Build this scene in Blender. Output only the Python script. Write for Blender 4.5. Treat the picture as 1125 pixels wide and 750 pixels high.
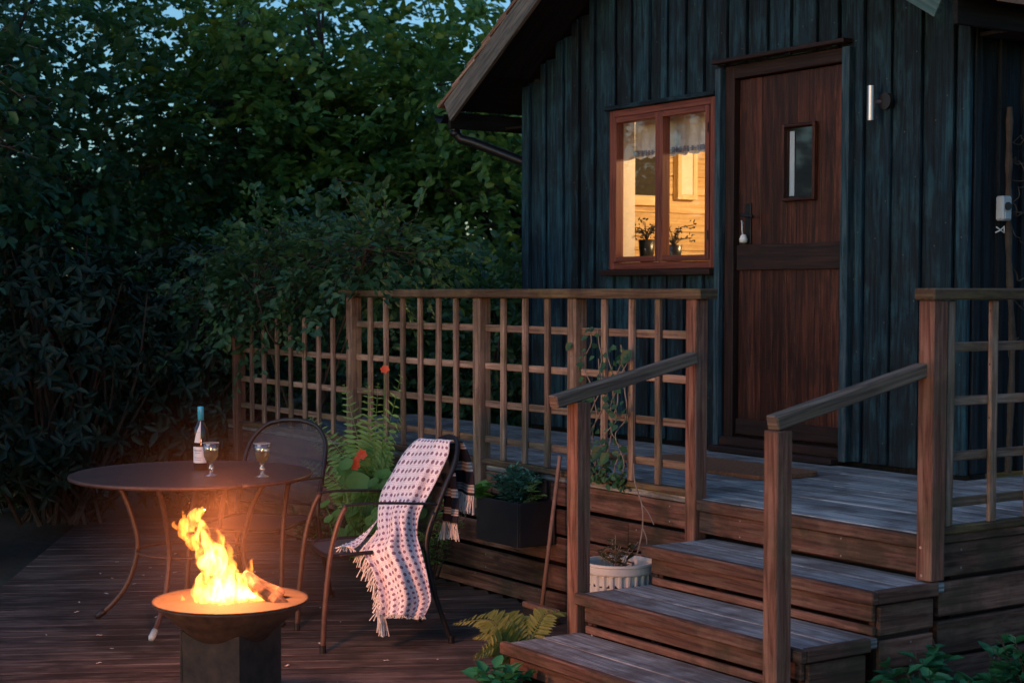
import bpy, math, random
import numpy as np
from mathutils import Vector, Matrix

for o in list(bpy.data.objects):
    bpy.data.objects.remove(o, do_unlink=True)
SC = bpy.context.scene
COL = SC.collection
RND = random.Random(7)
NR = np.random.default_rng(11)
PI = math.pi

# ------------------------------------------------------------------ camera
TILT = math.radians(3.0)
cam_d = bpy.data.cameras.new('camera')
cam = bpy.data.objects.new('camera', cam_d)
COL.objects.link(cam)
cam_d.sensor_width = 36.0
cam_d.lens = 57.6
cam_d.shift_y = 0.0350
cam_d.clip_start = 0.1
cam_d.clip_end = 600
_R = Vector((.5585, .8295, 0)).normalized()
_F0 = Vector((-.8295, .5585, 0)).normalized()
_F = _F0 * math.cos(TILT) - Vector((0, 0, 1)) * math.sin(TILT)
_U = _R.cross(_F)
M = Matrix((( _R.x, _U.x, -_F.x), (_R.y, _U.y, -_F.y), (_R.z, _U.z, -_F.z))).to_4x4()
M.translation = Vector((5.586, -4.774, 1.6))
cam.matrix_world = M
cam_d.dof.use_dof = True
cam_d.dof.focus_distance = 8.0
cam_d.dof.aperture_fstop = 4.0
SC.camera = cam

# ------------------------------------------------------------------ sky and dusk light
world = bpy.data.worlds.new('World')
SC.world = world
world.use_nodes = True
wn = world.node_tree.nodes
wl = world.node_tree.links
wn.clear()
w_out = wn.new('ShaderNodeOutputWorld')
w_bg = wn.new('ShaderNodeBackground')
w_sky = wn.new('ShaderNodeTexSky')
w_sky.sky_type = 'NISHITA'
w_sky.sun_disc = False
SUN_EL, SUN_AZ = math.radians(5.0), math.radians(168.0)
w_sky.sun_elevation = SUN_EL
w_sky.sun_rotation = SUN_AZ
w_sky.air_density = 1.0
w_sky.dust_density = 0.7
w_sky.ozone_density = 3.5
w_bg.inputs['Strength'].default_value = 0.15
wl.new(w_sky.outputs[0], w_bg.inputs['Color'])
wl.new(w_bg.outputs[0], w_out.inputs['Surface'])
sun_d = bpy.data.lights.new('sun', 'SUN')
sun_d.energy = 0.17
sun_d.angle = math.radians(40)
sun_d.color = (1.0, .88, .90)
sun = bpy.data.objects.new('sun', sun_d)
COL.objects.link(sun)
_sd = Vector((.05, -.62, .80)).normalized()
sun.rotation_euler = _sd.to_track_quat('Z', 'Y').to_euler()
SC.view_settings.view_transform = 'Standard'
SC.view_settings.look = 'None'
SC.view_settings.exposure = 1.2
SC.view_settings.gamma = 1.0
SC.cycles.use_denoising = True
SC.cycles.max_bounces = 8
SC.cycles.transparent_max_bounces = 24
SC.cycles.volume_bounces = 0
SC.cycles.sample_clamp_indirect = 4.0
SC.cycles.caustics_reflective = False
SC.cycles.caustics_refractive = False

# ------------------------------------------------------------------ materials
def new_mat(name):
    m = bpy.data.materials.new(name)
    m.use_nodes = True
    nt = m.node_tree
    nt.nodes.clear()
    out = nt.nodes.new('ShaderNodeOutputMaterial')
    return m, nt, out

def nd(nt, typ, **kw):
    n = nt.nodes.new(typ)
    for k, v in kw.items():
        if k in n.inputs.keys():
            n.inputs[k].default_value = v
        else:
            setattr(n, k, v)
    return n

def ramp(nt, stops, fac=None):
    r = nt.nodes.new('ShaderNodeValToRGB')
    els = r.color_ramp.elements
    while len(els) < len(stops):
        els.new(0.5)
    for e, (p, c) in zip(els, stops):
        e.position = p
        e.color = (c[0], c[1], c[2], 1)
    if fac is not None:
        nt.links.new(fac, r.inputs['Fac'])
    return r

def mixc(nt, fac, a, b, blend='MIX'):
    n = nt.nodes.new('ShaderNodeMix')
    n.data_type = 'RGBA'
    n.blend_type = blend
    for sock, v in ((n.inputs['Factor'], fac), (n.inputs[6], a), (n.inputs[7], b)):
        if isinstance(v, bpy.types.NodeSocket):
            nt.links.new(v, sock)
        elif isinstance(v, (int, float)):
            sock.default_value = v
        else:
            sock.default_value = (v[0], v[1], v[2], 1)
    return n.outputs[2]

def mth(nt, op, a, b=None, clamp=False):
    n = nt.nodes.new('ShaderNodeMath')
    n.operation = op
    n.use_clamp = clamp
    for i, v in enumerate((a, b)):
        if v is None:
            continue
        if isinstance(v, bpy.types.NodeSocket):
            nt.links.new(v, n.inputs[i])
        else:
            n.inputs[i].default_value = v
    return n.outputs[0]

def wood_mat(name, dark, mid, light, rough=.75, worn=None, worn_amt=.45, stain=None, stain_amt=.5, grain=1.0, ribs=0, tint=.35, bump=.25, spec=.3, nails=None, knots=.0, nail_col=(.09, .08, .08)):
    """wood with the grain along U of each board, a shade of its own per board, worn patches and stains"""
    m, nt, out = new_mat(name)
    L = nt.links
    uv = nt.nodes.new('ShaderNodeUVMap')
    geo = nt.nodes.new('ShaderNodeNewGeometry')
    rnd = geo.outputs['Random Per Island']
    off = nt.nodes.new('ShaderNodeCombineXYZ')
    L.new(mth(nt, 'MULTIPLY', rnd, 37.0), off.inputs[0])
    L.new(mth(nt, 'MULTIPLY', rnd, 91.0), off.inputs[1])
    add = nd(nt, 'ShaderNodeVectorMath', operation='ADD')
    L.new(uv.outputs[0], add.inputs[0]); L.new(off.outputs[0], add.inputs[1])
    mp = nd(nt, 'ShaderNodeMapping')
    mp.inputs['Scale'].default_value = (1.3 * grain, 26 * grain, 1)
    L.new(add.outputs[0], mp.inputs['Vector'])
    n1 = nd(nt, 'ShaderNodeTexNoise', Scale=1.6, Detail=7.0, Roughness=.62, Distortion=1.1)
    L.new(mp.outputs[0], n1.inputs['Vector'])
    base = ramp(nt, [(.36, dark), (.5, mid), (.64, light)], n1.outputs['Fac']).outputs[0]
    # board to board variation
    hv = nd(nt, 'ShaderNodeHueSaturation')
    L.new(base, hv.inputs['Color'])
    L.new(mth(nt, 'ADD', mth(nt, 'MULTIPLY', rnd, 2 * tint), 1 - tint), hv.inputs['Value'])
    c = hv.outputs[0]
    mp2 = nd(nt, 'ShaderNodeMapping')
    mp2.inputs['Scale'].default_value = (2.2, 11, 1)
    L.new(add.outputs[0], mp2.inputs['Vector'])
    n2 = nd(nt, 'ShaderNodeTexNoise', Scale=1.3, Detail=6.0, Roughness=.7)
    L.new(mp2.outputs[0], n2.inputs['Vector'])
    if worn is not None:
        f = ramp(nt, [(.50, (0, 0, 0)), (.62, (1, 1, 1))], n2.outputs['Fac']).outputs[0]
        c = mixc(nt, mth(nt, 'MULTIPLY', f, worn_amt), c, worn)
    if stain is not None:
        tc = nt.nodes.new('ShaderNodeTexCoord')
        n3 = nd(nt, 'ShaderNodeTexNoise', Scale=3.1, Detail=5.0, Roughness=.65)
        L.new(tc.outputs['Object'], n3.inputs['Vector'])
        f = ramp(nt, [(.47, (0, 0, 0)), (.60, (1, 1, 1))], n3.outputs['Fac']).outputs[0]
        c = mixc(nt, mth(nt, 'MULTIPLY', f, stain_amt), c, stain)
    if knots:
        mk = nd(nt, 'ShaderNodeMapping'); mk.inputs['Scale'].default_value = (2.6, 7.5, 1)
        L.new(add.outputs[0], mk.inputs['Vector'])
        vk = nd(nt, 'ShaderNodeTexVoronoi', Scale=1.0); L.new(mk.outputs[0], vk.inputs['Vector'])
        kf = ramp(nt, [(.05, (1, 1, 1)), (.13, (0, 0, 0))], vk.outputs['Distance']).outputs[0]
        c = mixc(nt, mth(nt, 'MULTIPLY', kf, knots), c, tuple(x * .5 for x in dark))
    if nails:
        v0, dv, per = nails
        sn = nt.nodes.new('ShaderNodeSeparateXYZ'); L.new(uv.outputs[0], sn.inputs[0])
        du = mth(nt, 'MULTIPLY', mth(nt, 'SUBTRACT', mth(nt, 'FRACT', mth(nt, 'ADD', mth(nt, 'DIVIDE', sn.outputs[0], per), mth(nt, 'MULTIPLY', rnd, 7.3))), .5), per)
        dvv = mth(nt, 'SUBTRACT', mth(nt, 'ABSOLUTE', mth(nt, 'SUBTRACT', sn.outputs[1], v0)), dv)
        dd = mth(nt, 'ADD', mth(nt, 'POWER', du, 2), mth(nt, 'POWER', dvv, 2))
        c = mixc(nt, mth(nt, 'LESS_THAN', dd, .0042 ** 2), c, nail_col)
    b = nd(nt, 'ShaderNodeBsdfPrincipled', Roughness=rough)
    b.inputs['Specular IOR Level'].default_value = spec
    L.new(c, b.inputs['Base Color'])
    h = n1.outputs['Fac']
    if ribs:
        sx = nt.nodes.new('ShaderNodeSeparateXYZ')
        L.new(uv.outputs[0], sx.inputs[0])
        s = mth(nt, 'SINE', mth(nt, 'MULTIPLY', sx.outputs[1], ribs))
        h = mth(nt, 'ADD', mth(nt, 'MULTIPLY', h, .35), mth(nt, 'MULTIPLY', s, .35))
    bp = nd(nt, 'ShaderNodeBump', Strength=bump, Distance=.006)
    L.new(h, bp.inputs['Height']); L.new(bp.outputs[0], b.inputs['Normal'])
    L.new(b.outputs[0], out.inputs['Surface'])
    return m

def simple_mat(name, col, rough=.5, metal=0.0, var=.25, scale=14.0, bump=.0, spec=.5, col2=None):
    m, nt, out = new_mat(name)
    L = nt.links
    tc = nt.nodes.new('ShaderNodeTexCoord')
    n = nd(nt, 'ShaderNodeTexNoise', Scale=scale, Detail=6.0, Roughness=.65)
    L.new(tc.outputs['Object'], n.inputs['Vector'])
    lo = tuple(x * (1 - var) for x in col)
    hi = col2 if col2 else tuple(min(1, x * (1 + var)) for x in col)
    r = ramp(nt, [(.3, lo), (.7, hi)], n.outputs['Fac'])
    b = nd(nt, 'ShaderNodeBsdfPrincipled', Roughness=rough, Metallic=metal)
    b.inputs['Specular IOR Level'].default_value = spec
    L.new(r.outputs[0], b.inputs['Base Color'])
    if bump:
        bp = nd(nt, 'ShaderNodeBump', Strength=bump, Distance=.004)
        L.new(n.outputs['Fac'], bp.inputs['Height']); L.new(bp.outputs[0], b.inputs['Normal'])
    L.new(b.outputs[0], out.inputs['Surface'])
    return m

def leaf_mat(name, cols, rough=.5, trans=.3, spec=.4):
    """leaves whose hue differs from leaf to leaf"""
    m, nt, out = new_mat(name)
    L = nt.links
    geo = nt.nodes.new('ShaderNodeNewGeometry')
    st = [(i / max(1, len(cols) - 1), c) for i, c in enumerate(cols)]
    tc = nt.nodes.new('ShaderNodeTexCoord')
    pn = nd(nt, 'ShaderNodeTexNoise', Scale=1.7, Detail=2.5, Roughness=.55)
    L.new(tc.outputs['Object'], pn.inputs['Vector'])
    pf = mth(nt, 'MULTIPLY', mth(nt, 'SUBTRACT', pn.outputs['Fac'], .33), 1.9)
    fac = mth(nt, 'ADD', mth(nt, 'MULTIPLY', geo.outputs['Random Per Island'], .5), mth(nt, 'MULTIPLY', pf, .62), True)
    r = ramp(nt, st, fac)
    b = nd(nt, 'ShaderNodeBsdfPrincipled', Roughness=rough)
    b.inputs['Specular IOR Level'].default_value = spec
    L.new(r.outputs[0], b.inputs['Base Color'])
    t = nt.nodes.new('ShaderNodeBsdfTranslucent')
    L.new(mixc(nt, .5, r.outputs[0], (.10, .16, .02), 'ADD'), t.inputs['Color'])
    mx = nt.nodes.new('ShaderNodeMixShader')
    mx.inputs[0].default_value = trans
    L.new(b.outputs[0], mx.inputs[1]); L.new(t.outputs[0], mx.inputs[2])
    L.new(mx.outputs[0], out.inputs['Surface'])
    return m

def emit_mat(name, col, s):
    m, nt, out = new_mat(name)
    e = nd(nt, 'ShaderNodeEmission', Strength=s)
    e.inputs['Color'].default_value = (*col, 1)
    nt.links.new(e.outputs[0], out.inputs['Surface'])
    return m

def flame_mat(name, col, s, cut=.44):
    """burning gas: emission that breaks up into streaks"""
    m, nt, out = new_mat(name)
    L = nt.links
    tc = nt.nodes.new('ShaderNodeTexCoord')
    mp = nt.nodes.new('ShaderNodeMapping'); mp.inputs['Scale'].default_value = (34, 34, 13)
    L.new(tc.outputs['Object'], mp.inputs['Vector'])
    n = nd(nt, 'ShaderNodeTexNoise', Scale=1.0, Detail=3.0, Roughness=.6, Distortion=1.2)
    L.new(mp.outputs[0], n.inputs['Vector'])
    f = mth(nt, 'MULTIPLY', mth(nt, 'SUBTRACT', n.outputs['Fac'], cut, True), s / .12)
    e = nd(nt, 'ShaderNodeEmission')
    e.inputs['Color'].default_value = (*col, 1)
    L.new(f, e.inputs['Strength'])
    L.new(e.outputs[0], out.inputs['Volume'])
    return m

def glass_mat(name, tint=(1, 1, 1), refl=1.0, rough=.02, base=.04):
    m, nt, out = new_mat(name)
    L = nt.links
    lw = nd(nt, 'ShaderNodeLayerWeight', Blend=.5)
    f5 = mth(nt, 'POWER', lw.outputs['Facing'], 5.0)
    fac = mth(nt, 'ADD', mth(nt, 'MULTIPLY', f5, .96), base)
    t = nt.nodes.new('ShaderNodeBsdfTransparent')
    t.inputs['Color'].default_value = (*tint, 1)
    g = nd(nt, 'ShaderNodeBsdfGlossy', Roughness=rough)
    mx = nt.nodes.new('ShaderNodeMixShader')
    L.new(mth(nt, 'MULTIPLY', fac, refl, True), mx.inputs[0])
    L.new(t.outputs[0], mx.inputs[1]); L.new(g.outputs[0], mx.inputs[2])
    L.new(mx.outputs[0], out.inputs['Surface'])
    return m

MT = {}
MT['clad'] = wood_mat('tarred_cladding', (.0012, .0056, .0100), (.0036, .0185, .0300), (.0110, .0480, .0660), rough=.72, worn=(.022, .078, .104), worn_amt=.6, stain=(.002, .005, .009), stain_amt=.6, tint=.65, bump=.9, nails=(0, 0, .62), knots=.8)
MT['clad_shaded'] = wood_mat('shaded_side_cladding', (.002, .004, .006), (.005, .010, .015), (.010, .022, .030), rough=.8, worn=(.03, .03, .035), worn_amt=.3, tint=.4, bump=.5)  # cladding colour darkened to stand in for the shade on this side wall
MT['clad_trim'] = wood_mat('blue_trim_wood', (.007, .022, .034), (.017, .048, .066), (.036, .082, .105), rough=.7, worn=(.12, .15, .17), worn_amt=.35, tint=.2, bump=.35)
MT['door'] = wood_mat('door_wood', (.019, .0062, .004), (.060, .0175, .0105), (.115, .036, .021), rough=.48, worn=(.014, .006, .005), worn_amt=.6, stain=(.024, .009, .006), stain_amt=.55, tint=.42, bump=.5, knots=.6)
MT['door_dark'] = wood_mat('door_dark_wood', (.012, .006, .005), (.024, .011, .009), (.042, .02, .015), rough=.6, tint=.15)
MT['window_red'] = wood_mat('red_window_wood', (.10, .028, .020), (.17, .05, .034), (.23, .08, .055), rough=.5, tint=.1, bump=.15)
MT['fence'] = wood_mat('trellis_wood', (.10, .058, .043), (.235, .148, .113), (.37, .26, .205), rough=.8, worn=(.25, .19, .10), worn_amt=.5, stain=(.067, .056, .028), stain_amt=.45, tint=.38, bump=.5, nails=(0, 0, .205))
MT['post'] = wood_mat('post_wood', (.075, .030, .021), (.185, .078, .056), (.29, .150, .112), rough=.75, worn=(.23, .15, .09), worn_amt=.45, stain=(.060, .044, .026), stain_amt=.5, tint=.15, bump=.6, knots=.8)
MT['rail'] = wood_mat('handrail_wood', (.060, .042, .033), (.135, .098, .078), (.22, .165, .13), rough=.75, worn=(.19, .15, .085), worn_amt=.35, tint=.1, bump=.5, knots=.6)
MT['mossrail'] = wood_mat('mossy_rail_wood', (0.0468, 0.0312, 0.02028), (0.1014, 0.0663, 0.0429), (0.156, 0.1092, 0.0702), rough=.85, worn=(0.156, 0.1248, 0.039), worn_amt=.75, stain=(0.039, 0.02184, 0.01248), stain_amt=.6, tint=.1, bump=.5)
MT['fascia'] = wood_mat('fascia_wood', (.044, .020, .015), (.118, .056, .042), (.20, .105, .082), rough=.78, worn=(.19, .135, .095), worn_amt=.4, stain=(.030, .028, .016), stain_amt=.65, tint=.4, bump=.5, nails=(.31, .035, .60), knots=.8, nail_col=(.22, .20, .19))
MT['tread'] = wood_mat('grey_deck_wood', (.13, .145, .155), (.265, .29, .305), (.40, .43, .45), rough=.68, worn=(.095, .078, .072), worn_amt=.6, stain=(.075, .06, .055), stain_amt=.6, ribs=420, tint=.22, bump=.55, nails=(0, .05, .58))
MT['patio'] = wood_mat('patio_deck_wood', (.028, .020, .017), (.068, .048, .041), (.125, .092, .080), rough=.6, worn=(.185, .145, .13), worn_amt=.5, stain=(.022, .016, .013), stain_amt=.6, tint=.35, bump=.5)
MT['barge'] = wood_mat('barge_wood', (.05, .05, .048), (.10, .10, .095), (.17, .165, .15), rough=.8, worn=(.20, .19, .17), worn_amt=.5, tint=.1, bump=.5)
MT['teal'] = wood_mat('teal_barge_wood', (0.03, 0.072, 0.072), (0.054, 0.114, 0.114), (0.09, 0.156, 0.15), rough=.7, tint=.1, bump=.4)
MT['tile'] = wood_mat('roof_tile', (.16, .095, .07), (.26, .16, .12), (.36, .24, .19), rough=.85, tint=.3, bump=.5)
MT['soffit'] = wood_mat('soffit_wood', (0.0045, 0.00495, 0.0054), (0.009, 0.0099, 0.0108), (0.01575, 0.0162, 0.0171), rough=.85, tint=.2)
MT['pine'] = wood_mat('pine_panel', (.46, .28, .125), (.60, .40, .19), (.70, .50, .27), rough=.5, tint=.08, bump=.12, grain=.7, knots=.35)
MT['pale_pine'] = wood_mat('pale_pine', (.60, .44, .22), (.70, .54, .30), (.78, .64, .40), rough=.5, tint=.05, bump=.1)
MT['reveal'] = simple_mat('painted_reveal', (.78, .68, .56), .6, var=.05)
MT['bark'] = simple_mat('bark', (.055, .042, .032), .9, var=.5, scale=9, bump=.8)
MT['twig'] = simple_mat('pale_twig', (.22, .17, .14), .8, var=.3)
MT['iron'] = simple_mat('brown_metal', (.10, .050, .040), .45, metal=.3, var=.3, scale=30, bump=.12)
MT['iron_dark'] = simple_mat('dark_metal', (.022, .020, .023), .4, metal=.4, var=.25, scale=30)
MT['rust'] = simple_mat('rusty_steel', (.13, .050, .032), .68, metal=.1, var=.55, scale=13, bump=.5, col2=(.26, .105, .06))
MT['base_steel'] = simple_mat('sooty_steel', (.050, .024, .018), .7, metal=.1, var=.5, scale=12, bump=.4, col2=(.10, .048, .032))
MT['bowl_in'] = simple_mat('scorched_steel', (0.0455, 0.02625, 0.01925), .8, metal=.0, var=.4, scale=9, bump=.3)
MT['black'] = simple_mat('black_plastic', (.012, .012, .014), .35, var=.2)
MT['planter'] = simple_mat('planter_shell', (.018, .014, .016), .55, var=.25, scale=8, bump=.1)
MT['soil'] = simple_mat('soil', (.035, .024, .017), .95, var=.6, scale=22, bump=1.0)
MT['white_pot'] = simple_mat('white_glaze', (.62, .60, .57), .45, var=.12, scale=7, col2=(.70, .67, .63))
MT['steel'] = simple_mat('brushed_steel', (.42, .41, .45), .3, metal=.9, var=.06)
MT['grey_plastic'] = simple_mat('grey_plastic', (.38, .46, .50), .45, var=.08)
MT['white_paint'] = simple_mat('white_paint', (.75, .74, .72), .5, var=.06)
MT['fringe'] = simple_mat('wool_fringe', (.84, .76, .73), .95, var=.12, scale=40)
MT['straw'] = simple_mat('broom_handle_wood', (.26, .14, .10), .6, var=.25, scale=20)
MT['bristle'] = simple_mat('dark_bristle', (.02, .018, .016), .9, var=.4, scale=60, bump=.5)
MT['mat'] = simple_mat('coir', (.19, .085, .042), .95, var=.45, scale=60, bump=1.0)
MT['label'] = simple_mat('paper_label', (.74, .76, .82), .6, var=.05)
MT['label_print'] = simple_mat('grey_print', (.22, .26, .36), .6, var=.1)
MT['capsule'] = simple_mat('blue_foil', (.05, .42, .66), .35, metal=.0, var=.1)
MT['bottle'] = simple_mat('dark_bottle_glass', (.008, .010, .009), .06, var=.2, spec=.8)
MT['glass'] = glass_mat('clear_glass', (.94, .95, .95), 1.5, .12, .20)
def wine_mat():
    m, nt, out = new_mat('white_wine')
    t = nt.nodes.new('ShaderNodeBsdfTransparent'); t.inputs['Color'].default_value = (.95, .80, .42, 1)
    d = nt.nodes.new('ShaderNodeBsdfTranslucent'); d.inputs['Color'].default_value = (.90, .66, .30, 1)
    mx = nt.nodes.new('ShaderNodeMixShader'); mx.inputs[0].default_value = .6
    nt.links.new(t.outputs[0], mx.inputs[1]); nt.links.new(d.outputs[0], mx.inputs[2]); nt.links.new(mx.outputs[0], out.inputs['Surface'])
    return m
MT['wine'] = wine_mat()
MT['pane'] = glass_mat('window_glass', (.97, .98, .98), 1.0, .01, .09)
MT['pane_dark'] = simple_mat('dark_glass', (.02, .026, .03), .05, var=.1, spec=.9)
MT['lamp'] = emit_mat('lamp_bulb', (1, .72, .38), 14)
MT['petal'] = simple_mat('pale_petal', (.55, .46, .42), .8, var=.2)
MT['leaf_beech'] = leaf_mat('beech_leaves', [(0.03024, 0.1028, 0.03629), (0.06048, 0.1633, 0.04355), (0.1028, 0.2177, 0.04355), (0.1935, 0.2903, 0.04838), (0.375, 0.3508, 0.05443)], trans=.34)
MT['leaf_dark'] = leaf_mat('dark_leaves', [(0.0156, 0.0624, 0.0312), (0.0286, 0.0988, 0.0442), (0.0468, 0.1365, 0.052), (0.104, 0.195, 0.0546)], trans=.28)
MT['leaf_blue'] = leaf_mat('blue_green_leaves', [(.014, .056, .034), (.026, .088, .044), (.046, .125, .050), (.10, .175, .050)], trans=.28)
MT['leaf_rhodo'] = leaf_mat('rhododendron_leaves', [(.009, .024, .015), (.015, .036, .022), (.026, .052, .030), (.045, .072, .038)], rough=.48, trans=.08, spec=.3)
MT['leaf_fern'] = leaf_mat('fern_leaves', [(0.1287, 0.2574, 0.0702), (0.1872, 0.351, 0.09828), (0.2574, 0.4329, 0.117)], trans=.3)
MT['leaf_yfern'] = leaf_mat('yellowing_fern', [(.12, .16, .03), (.20, .21, .042), (.30, .25, .05)], trans=.3)
MT['leaf_nast'] = leaf_mat('round_leaves', [(0.063, 0.182, 0.042), (0.112, 0.28, 0.063), (0.168, 0.35, 0.07)], trans=.3)
MT['leaf_bright'] = leaf_mat('bright_leaves', [(0.024, 0.156, 0.06), (0.036, 0.228, 0.09), (0.06, 0.288, 0.108)], trans=.25)
MT['leaf_nettle'] = leaf_mat('nettle_leaves', [(0.01912, 0.1062, 0.04781), (0.02975, 0.1594, 0.06906), (0.0425, 0.2019, 0.09036)], trans=.2)
MT['leaf_sage'] = leaf_mat('sage_leaves', [(0.0672, 0.1904, 0.1344), (0.112, 0.2688, 0.1904), (0.1792, 0.3584, 0.2464)], trans=.1)
MT['leaf_var'] = leaf_mat('variegated_leaves', [(.20, .32, .10), (.32, .42, .16)], trans=.2)
MT['leaf_dry'] = leaf_mat('dry_leaves', [(.10, .075, .03), (.16, .11, .05), (.09, .11, .04)], trans=.2)
MT['orange'] = leaf_mat('orange_petals', [(.72, .085, .03), (.85, .14, .04)], trans=.3)
MT['ember'] = emit_mat('glowing_embers', (1, .25, .04), 6)
MT['flame'] = flame_mat('flame_core', (1.0, .33, .05), 46)
MT['flame_thin'] = flame_mat('flame_tip', (1.0, .25, .03), 40)

def perforated(name, col, through):
    m, nt, out = new_mat(name)
    b = nd(nt, 'ShaderNodeBsdfPrincipled', Roughness=.45, Metallic=.3)
    b.inputs['Base Color'].default_value = (*col, 1)
    t = nt.nodes.new('ShaderNodeBsdfTransparent')
    mx = nt.nodes.new('ShaderNodeMixShader')
    mx.inputs[0].default_value = through
    nt.links.new(b.outputs[0], mx.inputs[1]); nt.links.new(t.outputs[0], mx.inputs[2])
    nt.links.new(mx.outputs[0], out.inputs['Surface'])
    return m
MT['seat'] = perforated('seat_metal_mesh', (.12, .105, .115), .08)
MT['mesh'] = perforated('fine_metal_mesh', (.045, .042, .048), .30)

def log_mat():
    m, nt, out = new_mat('charred_log')
    L = nt.links
    tc = nt.nodes.new('ShaderNodeTexCoord')
    n = nd(nt, 'ShaderNodeTexNoise', Scale=16.0, Detail=6.0)
    L.new(tc.outputs['Object'], n.inputs['Vector'])
    b = nd(nt, 'ShaderNodeBsdfPrincipled', Roughness=.85)
    L.new(ramp(nt, [(.35, (.03, .018, .014)), (.55, (.20, .10, .06)), (.72, (.36, .22, .14))], n.outputs['Fac']).outputs[0], b.inputs['Base Color'])
    bp = nd(nt, 'ShaderNodeBump', Strength=.8, Distance=.01)
    L.new(n.outputs['Fac'], bp.inputs['Height']); L.new(bp.outputs[0], b.inputs['Normal'])
    L.new(b.outputs[0], out.inputs['Surface'])
    return m
MT['log'] = log_mat()

def throw_mat(name, base, dot, stripe=False):
    """woven throw: rows of dark oval dots with rows of tiny pink dots between (UV in metres)"""
    m, nt, out = new_mat(name)
    L = nt.links
    uv = nt.nodes.new('ShaderNodeUVMap')
    s = nt.nodes.new('ShaderNodeSeparateXYZ')
    L.new(uv.outputs[0], s.inputs[0])
    def cell(sock, size, shift=0.0):
        return mth(nt, 'SUBTRACT', mth(nt, 'FRACT', mth(nt, 'ADD', mth(nt, 'DIVIDE', sock, size), shift)), .5)
    if not stripe:
        fx, fy = cell(s.outputs[0], .036), cell(s.outputs[1], .032)
        d = mth(nt, 'ADD', mth(nt, 'POWER', mth(nt, 'DIVIDE', fx, .30), 2), mth(nt, 'POWER', mth(nt, 'DIVIDE', fy, .25), 2))
        big = mth(nt, 'LESS_THAN', d, 1.0)
        gx, gy = cell(s.outputs[0], .012), cell(s.outputs[1], .032, .5)
        sm = mth(nt, 'MULTIPLY', mth(nt, 'LESS_THAN', mth(nt, 'ABSOLUTE', gx), .27), mth(nt, 'LESS_THAN', mth(nt, 'ABSOLUTE', mth(nt, 'SUBTRACT', mth(nt, 'ABSOLUTE', gy), .13)), .06))
        c = mixc(nt, mth(nt, 'MULTIPLY', sm, .5), base, (.42, .24, .32))
        c = mixc(nt, big, c, dot)
    else:
        fy = cell(s.outputs[1], .085)
        st = mth(nt, 'LESS_THAN', mth(nt, 'ABSOLUTE', fy), .30)
        gy = cell(s.outputs[1], .014)
        ln = mth(nt, 'LESS_THAN', mth(nt, 'ABSOLUTE', gy), .33)
        c = mixc(nt, mth(nt, 'MAXIMUM', st, mth(nt, 'MULTIPLY', ln, .6)), base, dot)
    n = nd(nt, 'ShaderNodeTexNoise', Scale=420.0, Detail=2.0)
    L.new(uv.outputs[0], n.inputs['Vector'])
    b = nd(nt, 'ShaderNodeBsdfPrincipled', Roughness=.95)
    b.inputs['Specular IOR Level'].default_value = .1
    L.new(c, b.inputs['Base Color'])
    bp = nd(nt, 'ShaderNodeBump', Strength=.35, Distance=.002)
    L.new(n.outputs['Fac'], bp.inputs['Height']); L.new(bp.outputs[0], b.inputs['Normal'])
    L.new(b.outputs[0], out.inputs['Surface'])
    return m
MT['throw'] = throw_mat('dotted_wool', (.88, .83, .88), (.27, .16, .225))
MT['throw_back'] = throw_mat('striped_wool', (.62, .58, .60), (.030, .026, .038), True)

def ground_mat():
    m, nt, out = new_mat('leaf_litter_ground')
    L = nt.links
    tc = nt.nodes.new('ShaderNodeTexCoord')
    n = nd(nt, 'ShaderNodeTexNoise', Scale=1.2, Detail=9.0, Roughness=.7)
    v = nd(nt, 'ShaderNodeTexVoronoi', Scale=14.0)
    L.new(tc.outputs['Object'], n.inputs['Vector']); L.new(tc.outputs['Object'], v.inputs['Vector'])
    c = ramp(nt, [(.3, (.020, .015, .010)), (.55, (.055, .042, .026)), (.75, (.045, .062, .024))], n.outputs['Fac']).outputs[0]
    c = mixc(nt, .3, c, v.outputs['Color'], 'MULTIPLY')
    b = nd(nt, 'ShaderNodeBsdfPrincipled', Roughness=.95)
    L.new(c, b.inputs['Base Color'])
    bp = nd(nt, 'ShaderNodeBump', Strength=1.0, Distance=.03)
    L.new(n.outputs['Fac'], bp.inputs['Height']); L.new(bp.outputs[0], b.inputs['Normal'])
    L.new(b.outputs[0], out.inputs['Surface'])
    return m
MT['ground'] = ground_mat()

# ------------------------------------------------------------------ object helpers
def thing(name, label, cat, loc=(0, 0, 0), rz=0.0, group=None):
    o = bpy.data.objects.new(name, None)
    o.empty_display_size = .1
    COL.objects.link(o)
    o.location = loc
    o.rotation_euler = (0, 0, rz)
    o['label'] = label
    o['category'] = cat
    if group:
        o['group'] = group
    return o

def tag(o, label, cat, group=None):
    o['label'] = label
    o['category'] = cat
    if group:
        o['group'] = group
    return o

def to_local(parent, V):
    p = parent
    while p.parent is not None:
        p = p.parent
    a = p.rotation_euler[2]
    c, s = math.cos(a), math.sin(a)
    W = np.asarray(V, float) - np.array(p.location)
    out = W.copy()
    out[:, 0] = c * W[:, 0] + s * W[:, 1]
    out[:, 1] = -s * W[:, 0] + c * W[:, 1]
    return out

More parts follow.
